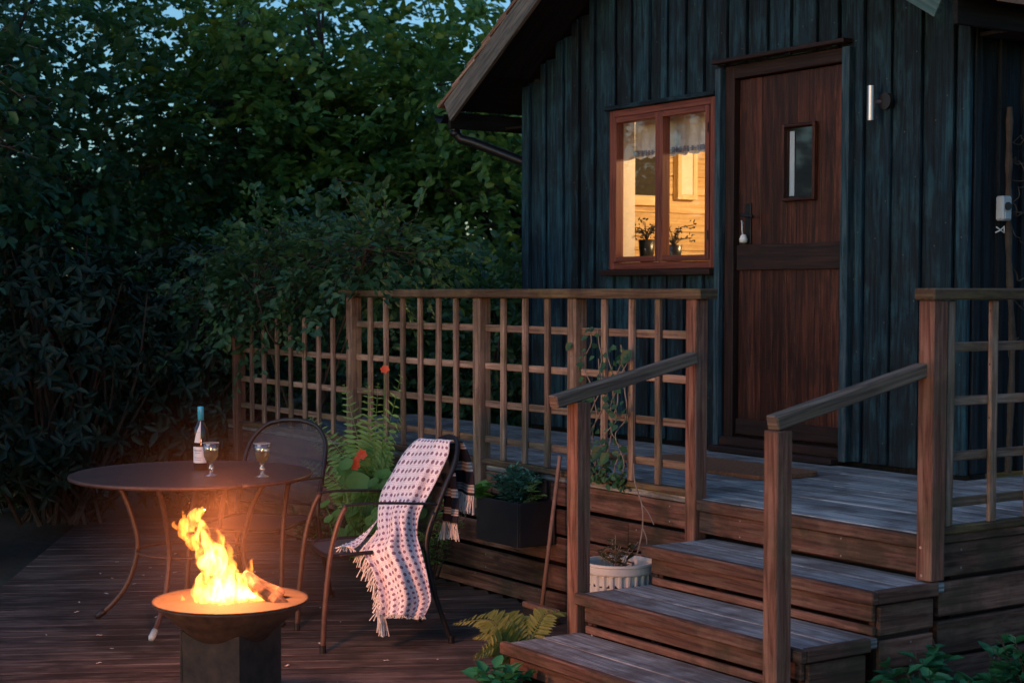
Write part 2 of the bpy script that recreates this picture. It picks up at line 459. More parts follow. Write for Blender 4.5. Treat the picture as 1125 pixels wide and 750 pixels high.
def link_mesh(name, V, faces, uvs, mat, parent=None, local=False, smooth=False, origin=None):
    V = np.asarray(V, float)
    if parent is not None and not local:
        V = to_local(parent, V)
    if origin is not None:
        V = V - np.array(origin)
    me = bpy.data.meshes.new(name)
    me.from_pydata([tuple(v) for v in V], [], faces)
    if uvs is not None:
        l = me.uv_layers.new(name='UVMap')
        flat = np.array([c for f in uvs for c in f], np.float32).ravel()
        l.data.foreach_set('uv', flat)
    me.materials.append(mat)
    if smooth:
        me.polygons.foreach_set('use_smooth', [True] * len(me.polygons))
    me.update()
    o = bpy.data.objects.new(name, me)
    COL.objects.link(o)
    if parent is not None:
        o.parent = parent
    if origin is not None:
        o.location = origin
    return o

class MB:
    """collects boxes, tubes, lathes and sheets and links them as ONE mesh object"""
    def __init__(s):
        s.V, s.Fc, s.UV = [], [], []
        s.n = 0
    def add(s, V, faces, uvs):
        b = s.n
        s.V.extend([tuple(v) for v in V])
        s.n += len(V)
        for f, u in zip(faces, uvs):
            s.Fc.append(tuple(b + i for i in f))
            s.UV.append(u)
    def obox(s, c, ax, h, ch=.003):
        """chamfered box: centre, three unit axes, half sizes; UV runs along its longest axis"""
        c = np.array(c, float); A = [np.array(a, float) for a in ax]
        ch = min(ch, .45 * min(h))
        V, idx = [], {}
        for sx in (-1, 1):
            for sy in (-1, 1):
                for sz in (-1, 1):
                    sg = (sx, sy, sz)
                    for k in range(3):
                        l = [sg[i] * (h[i] - (0 if i == k else ch)) for i in range(3)]
                        idx[(sg, k)] = len(V)
                        V.append(l)
        V = np.array(V)
        faces = []
        S = [(a, b, d) for a in (-1, 1) for b in (-1, 1) for d in (-1, 1)]
        for k in range(3):
            i, j = (k + 1) % 3, (k + 2) % 3
            for q in (-1, 1):
                f = []
                for (a, b) in ((-1, -1), (1, -1), (1, 1), (-1, 1)):
                    sg = [0, 0, 0]; sg[k] = q; sg[i] = a; sg[j] = b
                    f.append(idx[(tuple(sg), k)])
                faces.append(f)
            for qi in (-1, 1):
                for qj in (-1, 1):
                    lo = [0, 0, 0]; hi = [0, 0, 0]
                    lo[k] = -1; hi[k] = 1; lo[i] = hi[i] = qi; lo[j] = hi[j] = qj
                    faces.append([idx[(tuple(lo), i)], idx[(tuple(hi), i)], idx[(tuple(hi), j)], idx[(tuple(lo), j)]])
        for sg in S:
            faces.append([idx[(sg, 0)], idx[(sg, 1)], idx[(sg, 2)]])
        lax = int(np.argmax(h))
        oth = [i for i in range(3) if i != lax]
        out, uvs = [], []
        for f in faces:
            P = V[f]
            nrm = np.cross(P[1] - P[0], P[2] - P[0])
            if nrm @ P.mean(0) < 0:
                f = f[::-1]; P = V[f]; nrm = -nrm
            a = np.abs(nrm)
            if a[lax] >= max(a[oth[0]], a[oth[1]]):
                u = [(p[oth[0]] * .3, p[oth[1]]) for p in P]
            else:
                w = oth[0] if a[oth[1]] >= a[oth[0]] else oth[1]
                u = [(p[lax], p[w] + (.31 if w == oth[1] else 0)) for p in P]
            out.append(f); uvs.append(u)
        W = c + V @ np.array(A)
        if np.linalg.det(np.array(A)) < 0:
            out = [f[::-1] for f in out]; uvs = [u[::-1] for u in uvs]
        s.add(W, out, uvs)
    def box(s, x0, x1, y0, y1, z0, z1, ch=.003, jit=0.0):
        ax = np.eye(3)
        if jit:
            a = RND.uniform(-jit, jit); b = RND.uniform(-jit, jit)
            ax = np.array([[1, a, b], [-a, 1, 0], [-b, 0, 1]])
        s.obox(((x0 + x1) / 2, (y0 + y1) / 2, (z0 + z1) / 2), ax, (abs(x1 - x0) / 2, abs(y1 - y0) / 2, abs(z1 - z0) / 2), ch)
    def beam(s, p, q, w, t, up=(0, 0, 1), ch=.003):
        p, q = np.array(p, float), np.array(q, float)
        d = q - p; L = np.linalg.norm(d); d /= L
        up = np.array(up, float)
        side = np.cross(up, d); side /= np.linalg.norm(side)
        u2 = np.cross(d, side)
        s.obox((p + q) / 2, (d, side, u2), (L / 2, w / 2, t / 2), ch)
    def tube(s, pts, r, n=8, cap=True, flat=1.0):
        P = np.array(pts, float); N = len(P)
        r = np.full(N, r) if np.isscalar(r) else np.array(r, float)
        T = np.gradient(P, axis=0)
        T /= np.linalg.norm(T, axis=1)[:, None] + 1e-12
        ref = np.array((0, 0, 1.)) if abs(T[0][2]) < .9 else np.array((1., 0, 0))
        a = np.cross(T[0], ref); a /= np.linalg.norm(a)
        V, fs, us = [], [], []
        acc = 0
        ls = [0.0]
        for i in range(1, N):
            ls.append(ls[-1] + np.linalg.norm(P[i] - P[i - 1]))
        for i in range(N):
            a = a - T[i] * (a @ T[i]); a /= np.linalg.norm(a) + 1e-12
            b = np.cross(T[i], a)
            for k in range(n):
                th = 2 * PI * k / n
                V.append(P[i] + r[i] * (math.cos(th) * a + math.sin(th) * b * flat))
        for i in range(N - 1):
            for k in range(n):
                k2 = (k + 1) % n
                fs.append((i * n + k, i * n + k2, (i + 1) * n + k2, (i + 1) * n + k))
                w0, w1 = k / n * .1, (k + 1) / n * .1
                us.append([(ls[i], w0), (ls[i], w1), (ls[i + 1], w1), (ls[i + 1], w0)])
        if cap:
            fs.append(tuple(range(n - 1, -1, -1))); us.append([(0, 0)] * n)
            fs.append(tuple((N - 1) * n + k for k in range(n))); us.append([(0, 0)] * n)
        s.add(V, fs, us)
    def lathe(s, prof, c=(0, 0, 0), n=32, ripple=None):
        V, fs, us = [], [], []
        for j, (r, z) in enumerate(prof):
            for k in range(n):
                th = 2 * PI * k / n
                rr = r * (1 + (ripple[j] * math.cos(th * ripple[-1]) if ripple else 0))
                V.append((c[0] + rr * math.cos(th), c[1] + rr * math.sin(th), c[2] + z))
        for j in range(len(prof) - 1):
            for k in range(n):
                k2 = (k + 1) % n
                fs.append((j * n + k, j * n + k2, (j + 1) * n + k2, (j + 1) * n + k))
                us.append([(k / n, j * .1), ((k + 1) / n, j * .1), ((k + 1) / n, j * .1 + .1), (k / n, j * .1 + .1)])
        if prof[0][0] > 1e-5:
            fs.append(tuple(range(n - 1, -1, -1))); us.append([(0, 0)] * n)
        if prof[-1][0] > 1e-5:
            fs.append(tuple((len(prof) - 1) * n + k for k in range(n))); us.append([(0, 0)] * n)
        s.add(V, fs, us)
    def sheet(s, G, uvf=None):
        """a grid of points G[rows][cols]"""
        G = np.array(G, float); a, b = G.shape[:2]
        V = G.reshape(-1, 3)
        fs, us = [], []
        for i in range(a - 1):
            for j in range(b - 1):
                q = ((i, j), (i, j + 1), (i + 1, j + 1), (i + 1, j))
                fs.append(tuple(x * b + y for x, y in q))
                us.append([uvf(x, y) if uvf else (y / b, x / a) for x, y in q])
        s.add(V, fs, us)
    def prism(s, poly, z0, z1):
        n = len(poly)
        V = [(x, y, z0) for x, y in poly] + [(x, y, z1) for x, y in poly]
        fs = [tuple(range(n - 1, -1, -1)), tuple(range(n, 2 * n))]
        us = [[poly[i] for i in f0] for f0 in (range(n - 1, -1, -1), range(n))]
        for i in range(n):
            j = (i + 1) % n
            fs.append((i, j, n + j, n + i)); us.append([(0, 0), (1, 0), (1, .1), (0, .1)])
        s.add(V, fs, us)
    def build(s, name, mat, parent=None, local=False, smooth=False, origin=None):
        return link_mesh(name, s.V, s.Fc, s.UV, MT[mat] if isinstance(mat, str) else mat, parent, local, smooth, origin)

def structure(o):
    o['kind'] = 'structure'
    return o

def dup(root, loc=None, rz=None, label=None):
    r = root.copy(); COL.objects.link(r)
    if loc is not None: r.location = loc
    if rz is not None: r.rotation_euler = (0, 0, rz)
    if label: r['label'] = label
    for ch in list(root.children):
        c = ch.copy(); COL.objects.link(c); c.parent = r
        for g in list(ch.children):
            d = g.copy(); COL.objects.link(d); d.parent = c
    return r

def unit(v):
    v = np.asarray(v, float)
    return v / (np.linalg.norm(v, axis=-1, keepdims=True) + 1e-12)

def leaves_obj(name, P, D, N, Ln, Wd, mat, parent=None, fold=.18, droop=.12):
    """many single leaves, each two faces folded along its midrib"""
    P = np.asarray(P, float); D = unit(D); N = np.asarray(N, float)
    N = unit(N - D * np.sum(N * D, 1)[:, None])
    S = np.cross(D, N)
    n = len(P)
    Ln = np.broadcast_to(np.asarray(Ln, float), (n,))[:, None]
    Wd = np.broadcast_to(np.asarray(Wd, float), (n,))[:, None] * Ln * .5
    up = N * Wd * fold * 2
    dr = -N * Ln * droop
    a = P
    b1 = P + D * Ln * .34 + S * Wd + up
    b2 = P + D * Ln * .72 + S * Wd * .72 + up * .7 + dr * .5
    t = P + D * Ln + dr
    c2 = P + D * Ln * .72 - S * Wd * .72 + up * .7 + dr * .5
    c1 = P + D * Ln * .34 - S * Wd + up
    V = np.stack([a, b1, b2, t, c2, c1], 1).reshape(-1, 3)
    if parent is not None:
        V = to_local(parent, V)
    me = bpy.data.meshes.new(name)
    me.vertices.add(6 * n)
    me.vertices.foreach_set('co', V.astype(np.float32).ravel())
    base = (np.arange(n) * 6)[:, None]
    F = np.concatenate([base + np.array([[0, 1, 2, 3]]), base + np.array([[0, 3, 4, 5]])], 1).reshape(-1)
    me.loops.add(8 * n)
    me.loops.foreach_set('vertex_index', F.astype(np.int32))
    me.polygons.add(2 * n)
    me.polygons.foreach_set('loop_start', (np.arange(2 * n) * 4).astype(np.int32))
    me.polygons.foreach_set('loop_total', np.full(2 * n, 4, np.int32))
    me.materials.append(MT[mat])
    me.update(calc_edges=True)
    me.validate()
    o = bpy.data.objects.new(name, me)
    COL.objects.link(o)
    if parent is not None:
        o.parent = parent
    return o

def rdir(n, rng=NR):
    return unit(rng.normal(size=(n, 3)))

# ------------------------------------------------------------------ SETTING: ground and patio
g = MB()
ns = 60
gx = np.linspace(-90, 90, ns)
G = [[(x, y, -.06 + (.04 * math.sin(x * .31) * math.cos(y * .27) if abs(x) > 9 or abs(y) > 9 else -.0)) for x in gx] for y in gx]
g.sheet(G)
structure(g.build('ground', 'ground'))

# the lower deck: boards run along (.48,.88), board ends on the left edge
b = MB()
bu = unit(np.array([.48, .88])); bv = np.array([-bu[1], bu[0]])
p0 = np.array([-3.30, -2.14]); U0 = p0 @ bu
v = -4.6
while v < 4.5:
    w = .118
    vc = v + w / 2
    uend = (-.034 - vc * bv[1]) / bu[1]
    # the left end is the edge under the shrubs, the other end stops at the veranda front
    cpos = lambda u: bu * u + bv * vc
    u0 = U0
    x_at = cpos(uend)[0]
    if x_at > 1.33:
        uend += 1.4
    if uend > u0 + .05:
        c = cpos((u0 + uend) / 2)
        b.obox((c[0], c[1], -.014 + RND.uniform(-.001, .001)), ((bu[0], bu[1], 0), (bv[0], bv[1], 0), (0, 0, 1)), ((uend - u0) / 2, w / 2, .014), .003)
    v += w + .007
structure(b.build('patio_deck', 'patio'))

# ------------------------------------------------------------------ CABIN
WY = 1.53                      # outer face of the front wall
XL, XR = -3.59, .20            # its two corners
RX, RZ = -1.72, 4.31           # ridge
EAVE_L, EAVE_R = -3.95, .47
SL = .632
def roof_z(x):
    return RZ - (SL if x < RX else .590) * abs(x - RX)
cabin = thing('cabin', 'dark blue timber cabin with board and batten walls under a gable roof', 'cabin', (RX, WY, .0))
WIN = (-2.655, -1.652, 1.735, 2.725)
DOOR = (-1.60, -.625, .66, 2.885)
OPEN = [WIN, DOOR]
def spans(xa, xb, z0, z1):
    segs = [(z0, z1)]
    for (a, b2, c, d) in OPEN:
        if xa < b2 - 1e-4 and xb > a + 1e-4:
            out = []
            for (s0, s1) in segs:
                if d <= s0 or c >= s1:
                    out.append((s0, s1))
                else:
                    if c > s0: out.append((s0, c))
                    if d < s1: out.append((d, s1))
            segs = out
    return segs
w = MB()
xs = [XL]
while xs[-1] < XR - .02:
    xs.append(min(XR, xs[-1] + RND.uniform(.165, .205)))
cuts = sorted(set(xs + [WIN[0], WIN[1], DOOR[0], DOOR[1]]))
for xa, xb in zip(cuts[:-1], cuts[1:]):
    if xb - xa < .006: continue
    top = min(roof_z(xa), roof_z(xb)) - .13
    for (z0, z1) in spans(xa, xb, .70, top):
        if z1 - z0 > .02:
            y = WY + RND.uniform(-.004, .004)
            w.box(xa + .0015, xb - .0015, y, WY + .03, z0 + .001, z1 - .001, .003, jit=.0012)
for x in xs[1:-1]:
    bw = RND.choice((.045, .05, .055, .07))
    for (z0, z1) in spans(x - bw / 2, x + bw / 2, .705, roof_z(x) - .15):
        if z1 - z0 > .05:
            yb = WY - .003 - RND.uniform(.020, .030)
            w.box(x - bw / 2, x + bw / 2, yb, WY - .0055, z0 + .002, z1 - .002, .004, jit=.003)
for x0 in (XL - .02, XR - .055):
    w.box(x0, x0 + .075, WY - .034, WY - .0062, .70, roof_z(x0 + .04) - .17, .004)
w.build('wall_cladding', 'clad', cabin)
# structural wall behind the boards, side walls and back wall
w = MB()
def wallslab(xa, xb):
    for (z0, z1) in spans(xa, xb, .62, min(roof_z(xa), roof_z(xb)) - .16):
        w.box(xa, xb, WY + .032, WY + .15, z0, z1, .001)
cc = sorted(set(list(np.linspace(XL + .005, XR - .005, 24)) + [WIN[0], WIN[1], DOOR[0], DOOR[1]]))
for xa, xb in zip(cc[:-1], cc[1:]):
    if xb - xa > .002: wallslab(xa, xb)
w.build('inner_wall', 'soffit', cabin)
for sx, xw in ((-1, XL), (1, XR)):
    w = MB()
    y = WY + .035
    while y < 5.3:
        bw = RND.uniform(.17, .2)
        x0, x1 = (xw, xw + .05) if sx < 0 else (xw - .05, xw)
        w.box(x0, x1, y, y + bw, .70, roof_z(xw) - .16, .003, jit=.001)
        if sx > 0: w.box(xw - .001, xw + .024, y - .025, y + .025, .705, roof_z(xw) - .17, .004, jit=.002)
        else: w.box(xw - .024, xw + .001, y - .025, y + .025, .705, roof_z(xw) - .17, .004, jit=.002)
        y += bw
    w.build('side_wall', 'clad' if sx < 0 else 'clad_shaded', cabin)
w = MB(); w.prism([(XL, 5.3), (XR, 5.3), (XR, 5.36), (XL, 5.36)], .62, 2.95); w.build('back_wall', 'clad', cabin)

# roof
Y0, Y1 = 1.10, 5.6
r = MB(); t = MB()
for sx, xe in ((-1, EAVE_L), (1, EAVE_R)):
    d = unit(np.array([xe - RX, 0, roof_z(xe) - RZ]))
    nrm = unit(np.array([-d[2] * 1.0, 0, d[0]])) * (1 if d[0] > 0 else -1)
    L = math.hypot(xe - RX, roof_z(xe) - RZ)
    base = np.array([RX, 0, RZ])
    c = base + d * (L / 2) + np.array([0, (Y0 + Y1) / 2 + .02, 0]) - nrm * .075
    r.obox(c, (d, (0, 1, 0), nrm), (L / 2 - .01, (Y1 - Y0) / 2 - .03, .03), .002)
    k = 0
    s = .0
    while s < L - .02:
        y = Y0 - .035
        while y < Y1:
            tw = RND.uniform(.13, .22)
            cc_ = base + d * (s + .13) + np.array([0, y + tw / 2, 0]) + nrm * (-.028 + RND.uniform(0, .006))
            tl = .16
            dd = unit(d - nrm * -.07)
            nn = np.cross(dd, (0, 1, 0)); nn = nn if nn @ nrm > 0 else -nn
            t.obox(cc_, (dd, (0, 1, 0), nn), (tl, tw / 2 - .002, .011), .003)
            y += tw
        s += .22
r.build('roof_deck', 'soffit', cabin)
t.build('roof_tiles', 'tile', cabin)
for xe, mt in ((EAVE_L, 'barge'), (EAVE_R, 'teal')):
    q = MB()
    d = unit(np.array([xe - RX, 0, roof_z(xe) - RZ]))
    nrm = np.array([-d[2], 0, d[0]]); nrm = nrm if nrm[2] > 0 else -nrm
    L = math.hypot(xe - RX, roof_z(xe) - RZ)
    c = np.array([RX, Y0 - .015, RZ]) + d * (L / 2) - nrm * .118
    q.obox(c, (d, (0, 1, 0), nrm), (L / 2 - .005, .014, .073), .003)
    q.build('barge_board', mt, cabin)
for xe, s in ((EAVE_L, 1), (EAVE_R, -1)):
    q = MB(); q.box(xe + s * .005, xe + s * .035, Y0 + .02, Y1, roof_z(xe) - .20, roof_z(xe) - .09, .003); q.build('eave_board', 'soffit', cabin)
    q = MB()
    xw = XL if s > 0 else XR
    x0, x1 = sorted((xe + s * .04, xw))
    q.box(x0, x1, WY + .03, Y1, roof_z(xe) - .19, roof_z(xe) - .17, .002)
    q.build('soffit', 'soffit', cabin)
# front overhang lining
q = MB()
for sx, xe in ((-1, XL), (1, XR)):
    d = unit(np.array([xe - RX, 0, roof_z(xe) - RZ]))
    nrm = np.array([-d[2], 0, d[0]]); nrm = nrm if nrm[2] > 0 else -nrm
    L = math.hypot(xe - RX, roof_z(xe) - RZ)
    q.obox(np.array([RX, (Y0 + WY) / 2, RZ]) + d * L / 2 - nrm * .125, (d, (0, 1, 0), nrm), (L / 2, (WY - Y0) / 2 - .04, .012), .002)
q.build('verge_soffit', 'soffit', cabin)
# gutter and downpipe on the far eave
q = MB()
gr = []
for y in (Y0 - .01, Y1):
    gr.append([(-4.01 + .055 * math.cos(a), y, 2.80 + .055 * math.sin(a)) for a in np.linspace(PI, 2 * PI, 9)])
q.sheet(gr)
gt = q.build('gutter', 'black', cabin)
gt.modifiers.new('thick', 'SOLIDIFY').thickness = .004
q = MB()
q.tube([(-4.01, 1.22, 2.76), (-4.01, 1.22, 2.68), (-3.99, 1.25, 2.64), (-3.93, 1.30, 2.62), (-3.70, 1.60, 2.475), (-3.668, 1.63, 2.44), (-3.668, 1.63, .70)], .034, 12)
q.tube([(-4.01, 1.22, 2.70), (-4.01, 1.22, 2.66)], .037, 12)
q.build('downpipe', 'black', cabin, smooth=True)

# window
x0, x1, z0, z1 = WIN
win = MB()
fw = .044
for (a, b2, c, d) in ((x0, x0 + fw, z0, z1), (x1 - fw, x1, z0, z1), (x0 + fw, x1 - fw, z1 - fw, z1), (x0 + fw, x1 - fw, z0, z0 + fw)):
    win.box(a, b2, WY - .018, WY + .05, c, d, .004)
wf = win.build('window', 'window_red', cabin)
mid = -2.155
for (a, b2) in ((x0 + fw + .002, mid - .001), (mid + .001, x1 - fw - .002)):
    s = MB(); sw = .034; zz0, zz1 = z0 + fw + .002, z1 - fw - .002
    for (xa, xb, za, zb) in ((a, a + sw, zz0, zz1), (b2 - sw, b2, zz0, zz1), (a + sw, b2 - sw, zz1 - sw, zz1), (a + sw, b2 - sw, zz0, zz0 + sw)):
        s.box(xa, xb, WY - .028, WY + .035, za, zb, .004)
    s.build('sash', 'window_red', wf)
    p = MB(); p.box(a + sw - .004, b2 - sw + .004, WY + .004, WY + .008, zz0 + sw - .004, zz1 - sw + .004, .0005)
    p.build('pane', 'pane', wf)
for z in (2.52, 1.90):
    hg = MB(); hg.tube([(x1 - .048, WY - .032, z), (x1 - .048, WY - .032, z + .055)], .0045, 8)
    hg.build('hinge', 'iron_dark', wf)
sl = MB(); sl.box(x0 - .04, x1 + .004, WY - .065, WY + .02, z0 - .038, z0 - .003, .005)
sl.build('sill', 'door_dark', wf)
hd = MB(); hd.box(x0 - .03, x1 + .005, WY - .04, WY - .006, z1 + .003, z1 + .03, .004); hd.build('drip_cap', 'clad', wf)
rv = MB()
for (a, b2, c, d) in ((x0 + .012, x0 + .03, z0 + .01, z1 - .01), (x1 - .03, x1 - .012, z0 + .01, z1 - .01), (x0 + .03, x1 - .03, z1 - .03, z1 - .012), (x0 + .03, x1 - .03, z0 + .012, z0 + .03)):
    rv.box(a, b2, WY + .052, WY + .165, c, d, .002)
rv.build('reveal', 'reveal', wf)

# door
x0, x1, z0, z1 = DOOR
df = MB()
for (a, b2, c, d) in ((x0, x0 + .075, z0, z1), (x1 - .045, x1, z0, z1), (x0 + .075, x1 - .045, z1 - .075, z1)):
    df.box(a, b2, WY + .012, WY + .14, c, d, .004)
fr = df.build('door_frame', 'door_dark', cabin)
hd = MB(); hd.obox(((x0 + x1) / 2, WY - .035, z1 + .022), np.eye(3), ((x1 - x0) / 2 + .035, .034, .012), .004); hd.build('drip_board', 'door_dark', fr)
th = MB(); th.box(x0 - .01, x1 + .005, WY - .10, WY + .09, .682, .715, .005); th.box(x0 + .01, x1 - .01, WY - .03, WY + .10, .715, .765, .005); th.build('threshold', 'door_dark', fr)
ja = MB(); ja.box(x1 + .001, x1 + .055, WY - .045, WY + .10, .70, z1 - .01, .004); ja.box(x0 - .045, x0 - .001, WY - .03, WY + .10, .70, z1 - .01, .004)
ja.build('jamb_trim', 'clad_trim', fr)
a, b2 = x0 + .08, x1 - .05
pl = MB()
DWIN = (-1.125, -.905, 2.115, 2.50)
npl = 9
for i in range(npl):
    xa = a + (b2 - a) * i / npl; xb = a + (b2 - a) * (i + 1) / npl
    segs = [(.775, z1 - .08)]
    cuts = [xa, xb]
    if xa < DWIN[1] and xb > DWIN[0]:
        cuts = sorted({xa, xb, max(xa, DWIN[0]), min(xb, DWIN[1])})
    for ca, cb in zip(cuts[:-1], cuts[1:]):
        if cb - ca < .004: continue
        inside = ca >= DWIN[0] - 1e-6 and cb <= DWIN[1] + 1e-6
        for (s0, s1) in ([(.775, DWIN[2]), (DWIN[3], z1 - .08)] if inside else segs):
            pl.box(ca + .001, cb - .001, WY + .048 + RND.uniform(0, .003), WY + .085, s0, s1, .004)
bkp = MB(); bkp.box(x0 + .06, x1 - .03, WY + .0865, WY + .10, .70, z1 - .02, .001); bkp.box(x0 - .06, x1 + .06, WY + .152, WY + .158, .60, z1 + .08, .001); bkp.build('door_light_seal', 'door_dark', cabin)  # hidden panels added to stop room light leaking round the door
dr = pl.build('door', 'door', cabin)
for (za, zb) in ((1.72, 1.865), (.78, .87)):
    rl = MB(); rl.box(a + .004, b2 - .004, WY + .030, WY + .0475, za, zb, .004)
    rl.build('cross_rail', 'door_dark', dr)
dw = MB()
for (xa, xb, za, zb) in ((DWIN[0] - .019, DWIN[0], DWIN[2] - .019, DWIN[3] + .019), (DWIN[1], DWIN[1] + .019, DWIN[2] - .019, DWIN[3] + .019), (DWIN[0], DWIN[1], DWIN[3], DWIN[3] + .019), (DWIN[0], DWIN[1], DWIN[2] - .019, DWIN[2])):
    dw.box(xa, xb, WY + .020, WY + .05, za, zb, .004)
dw.build('window_frame', 'door', dr)
gp = MB(); gp.box(DWIN[0], DWIN[1], WY + .058, WY + .064, DWIN[2], DWIN[3], .001)
gp.build('window_pane', 'pane_dark', dr)
gp = MB(); gp.box(DWIN[0] + .018, DWIN[0] + .055, WY + .051, WY + .055, DWIN[2] + .01, DWIN[3] - .02, .001)
gp.build('window_edge_strip', 'grey_plastic', dr)
hn = MB()
hn.box(-1.455, -1.405, WY + .036, WY + .047, 1.87, 2.10, .004)
hn.tube([(-1.43, WY + .04, 2.03), (-1.43, WY - .012, 2.03), (-1.40, WY - .018, 2.028), (-1.33, WY - .015, 2.02)], .009, 8)
hn.build('handle', 'iron_dark', dr)
pk = MB()
pk.tube([(-1.44, WY + .012, 1.985), (-1.44, WY + .0, 2.0), (-1.425, WY - .01, 1.99), (-1.43, WY - .005, 1.95), (-1.43, WY + .0, 1.92)], .004, 6)
pk.lathe([(.0, .0), (.022, .002), (.024, .02), (.014, .045), (.0, .05)], (-1.43, WY + .006, 1.875), 10)
pk.build('key_tag', 'white_paint', dr, smooth=True)

# interior seen through the window
wf_in = MB()
zz = .70
iw = XL + .12
while zz < 3.0:
    wf_in.box(iw - .03, iw + RND.uniform(-.002, .002), WY + .16, 4.3, zz + .001, zz + .131, .006)
    wf_in.box(iw, XR - .1, 4.3, 4.33, zz + .001, zz + .131, .006)
    wf_in.box(XR - .13, XR - .1, WY + .16, 4.3, zz + .001, zz + .131, .006)
    zz += .132
wf_in.build('interior_panelling', 'pine', cabin)
fl = MB(); fl.box(iw, XR - .1, WY + .15, 4.3, .64, .70, .002); fl.build('interior_floor', 'pine', cabin)
fl = MB(); fl.box(iw, XR - .1, WY + .15, 4.3, 2.99, 3.03, .002); fl.build('interior_ceiling', 'pine', cabin)
iwin = MB()
for (ya, yb, za, zb) in ((2.06, 2.10, 2.27, 2.80), (2.58, 2.62, 2.27, 2.80), (2.10, 2.58, 2.76, 2.80), (2.04, 2.64, 2.20, 2.27)):
    iwin.box(iw + .004, iw + .035, ya, yb, za, zb, .003)
iw_o = iwin.build('inner_window', 'pale_pine', cabin)
ip = MB(); ip.box(iw + .006, iw + .012, 2.09, 2.59, 2.26, 2.77, .001); ip.build('dark_pane', 'pane_dark', iw_o)
pf = thing('cupboard', 'pale pine wall cupboard hanging inside behind the right-hand window pane', 'cupboard', (iw, 2.79, 2.25))
q = MB()
for (ya, yb, za, zb) in ((2.70, 2.735, 2.25, 2.80), (2.845, 2.88, 2.25, 2.80), (2.735, 2.845, 2.25, 2.285), (2.735, 2.845, 2.765, 2.80)):
    q.box(iw + .004, iw + .06, ya, yb, za, zb, .003)
q.build('frame', 'pale_pine', pf)
q = MB(); q.box(iw + .004, iw + .045, 2.733, 2.847, 2.28, 2.77, .002); q.build('door', 'reveal', pf)

vl = MB()
n = 60
Gv = []
for k, z in enumerate(np.linspace(2.70, 2.44, 8)):
    Gv.append([(x, WY + .165 + .012 * math.sin(x * 55) * (k / 7), z - (.012 * abs(math.sin(x * 30)) if k == 7 else 0)) for x in np.linspace(WIN[0] + .035, WIN[1] - .035, n)])
vl.sheet(Gv)
val = thing('valance', 'short white lace valance across the top of the lit window', 'curtain', (-2.17, WY + .165, 2.70))
vs = vl.build('cloth', 'white_paint', val)
vs.modifiers.new('thick', 'SOLIDIFY').thickness = .002
q = MB()
q.box(WIN[0] + .04, WIN[1] - .04, WY + .1445, WY + .1465, 2.4605, 2.4655, .0005)
x = WIN[0] + .05
while x < WIN[1] - .06:
    ww = RND.uniform(.012, .03)
    for j in range(2):
        q.obox((x, WY + .145, 2.455 + .016 * j), np.eye(3), (ww / 2, .002, RND.uniform(.006, .011)), .001)
    x += ww + RND.choice((.006, .012, .03))
q.build('border', 'label_print', val)

il = thing('pendant_lamp', 'pendant lamp glowing inside the cabin behind the window', 'lamp', (-1.95, 2.75, 2.6))
q = MB(); q.lathe([(.03, .17), (.13, .0), (.128, .0), (.028, .168)], (-1.95, 2.75, 2.60), 20); q.build('shade', 'reveal', il, smooth=True)
q = MB(); q.tube([(-1.95, 2.75, 2.77), (-1.95, 2.75, 2.99)], .006, 6); q.build('cord', 'black', il)
q = MB(); q.lathe([(0, -.05), (.03, -.03), (.035, 0), (.02, .04), (0, .05)], (-1.95, 2.75, 2.66), 12); q.build('bulb', 'lamp', il, smooth=True)
pd = bpy.data.lights.new('pendant_light', 'POINT'); pd.energy = 62; pd.color = (1, .70, .36); pd.shadow_soft_size = .08
po = bpy.data.objects.new('pendant_light', pd); COL.objects.link(po); po.parent = il; po.location = (0, 0, -.05)

# inner shelf with two pots of dry flowers
sh = tag((lambda q: (q.box(-2.75, -1.62, WY + .170, WY + .48, 1.735, 1.76, .004), q.build('window_shelf', 'pale_pine'))[1])(MB()), 'pale pine shelf behind the lit window holding two dark pots', 'shelf')
def dry_pot(name, label, c, h, n, sd):
    rg = random.Random(sd)
    p = thing(name, label, 'plant pot', c)
    q = MB(); q.lathe([(.04, 0), (.055, h), (.05, h), (.036, .012)], c, 14); q.build('pot', 'black', p, smooth=True)
    q = MB(); P, D = [], []
    for i in range(n):
        a = rg.uniform(0, 2 * PI); rr = rg.uniform(.04, .16); zt = c[2] + h + rg.uniform(.03, .12)
        e = (c[0] + rr * math.cos(a), c[1] + .6 * rr * math.sin(a), zt)
        q.tube([(c[0], c[1], c[2] + h - .01), ((c[0] * .6 + e[0] * .4), (c[1] * .6 + e[1] * .4), zt - .01), e], .0025, 4)
        for k in range(5):
            P.append((e[0] + rg.uniform(-.02, .02), e[1] + rg.uniform(-.02, .02), e[2] + rg.uniform(-.025, .02))); D.append((rg.uniform(-1, 1), rg.uniform(-1, 1), rg.uniform(-.6, 1)))
    q.build('stems', 'bark', p)
    leaves_obj('dried_leaves', P, D, rdir(len(P)), .026, .5, 'bark', p)
dry_pot('dried_flower_pot', 'black pot of dried flowers behind the left-hand window pane', (-2.70, 1.85, 1.762), .17, 22, 3)
dry_pot('dried_flower_pot', 'black pot of dried flowers behind the right-hand window pane', (-2.405, 1.83, 1.762), .13, 18, 4)

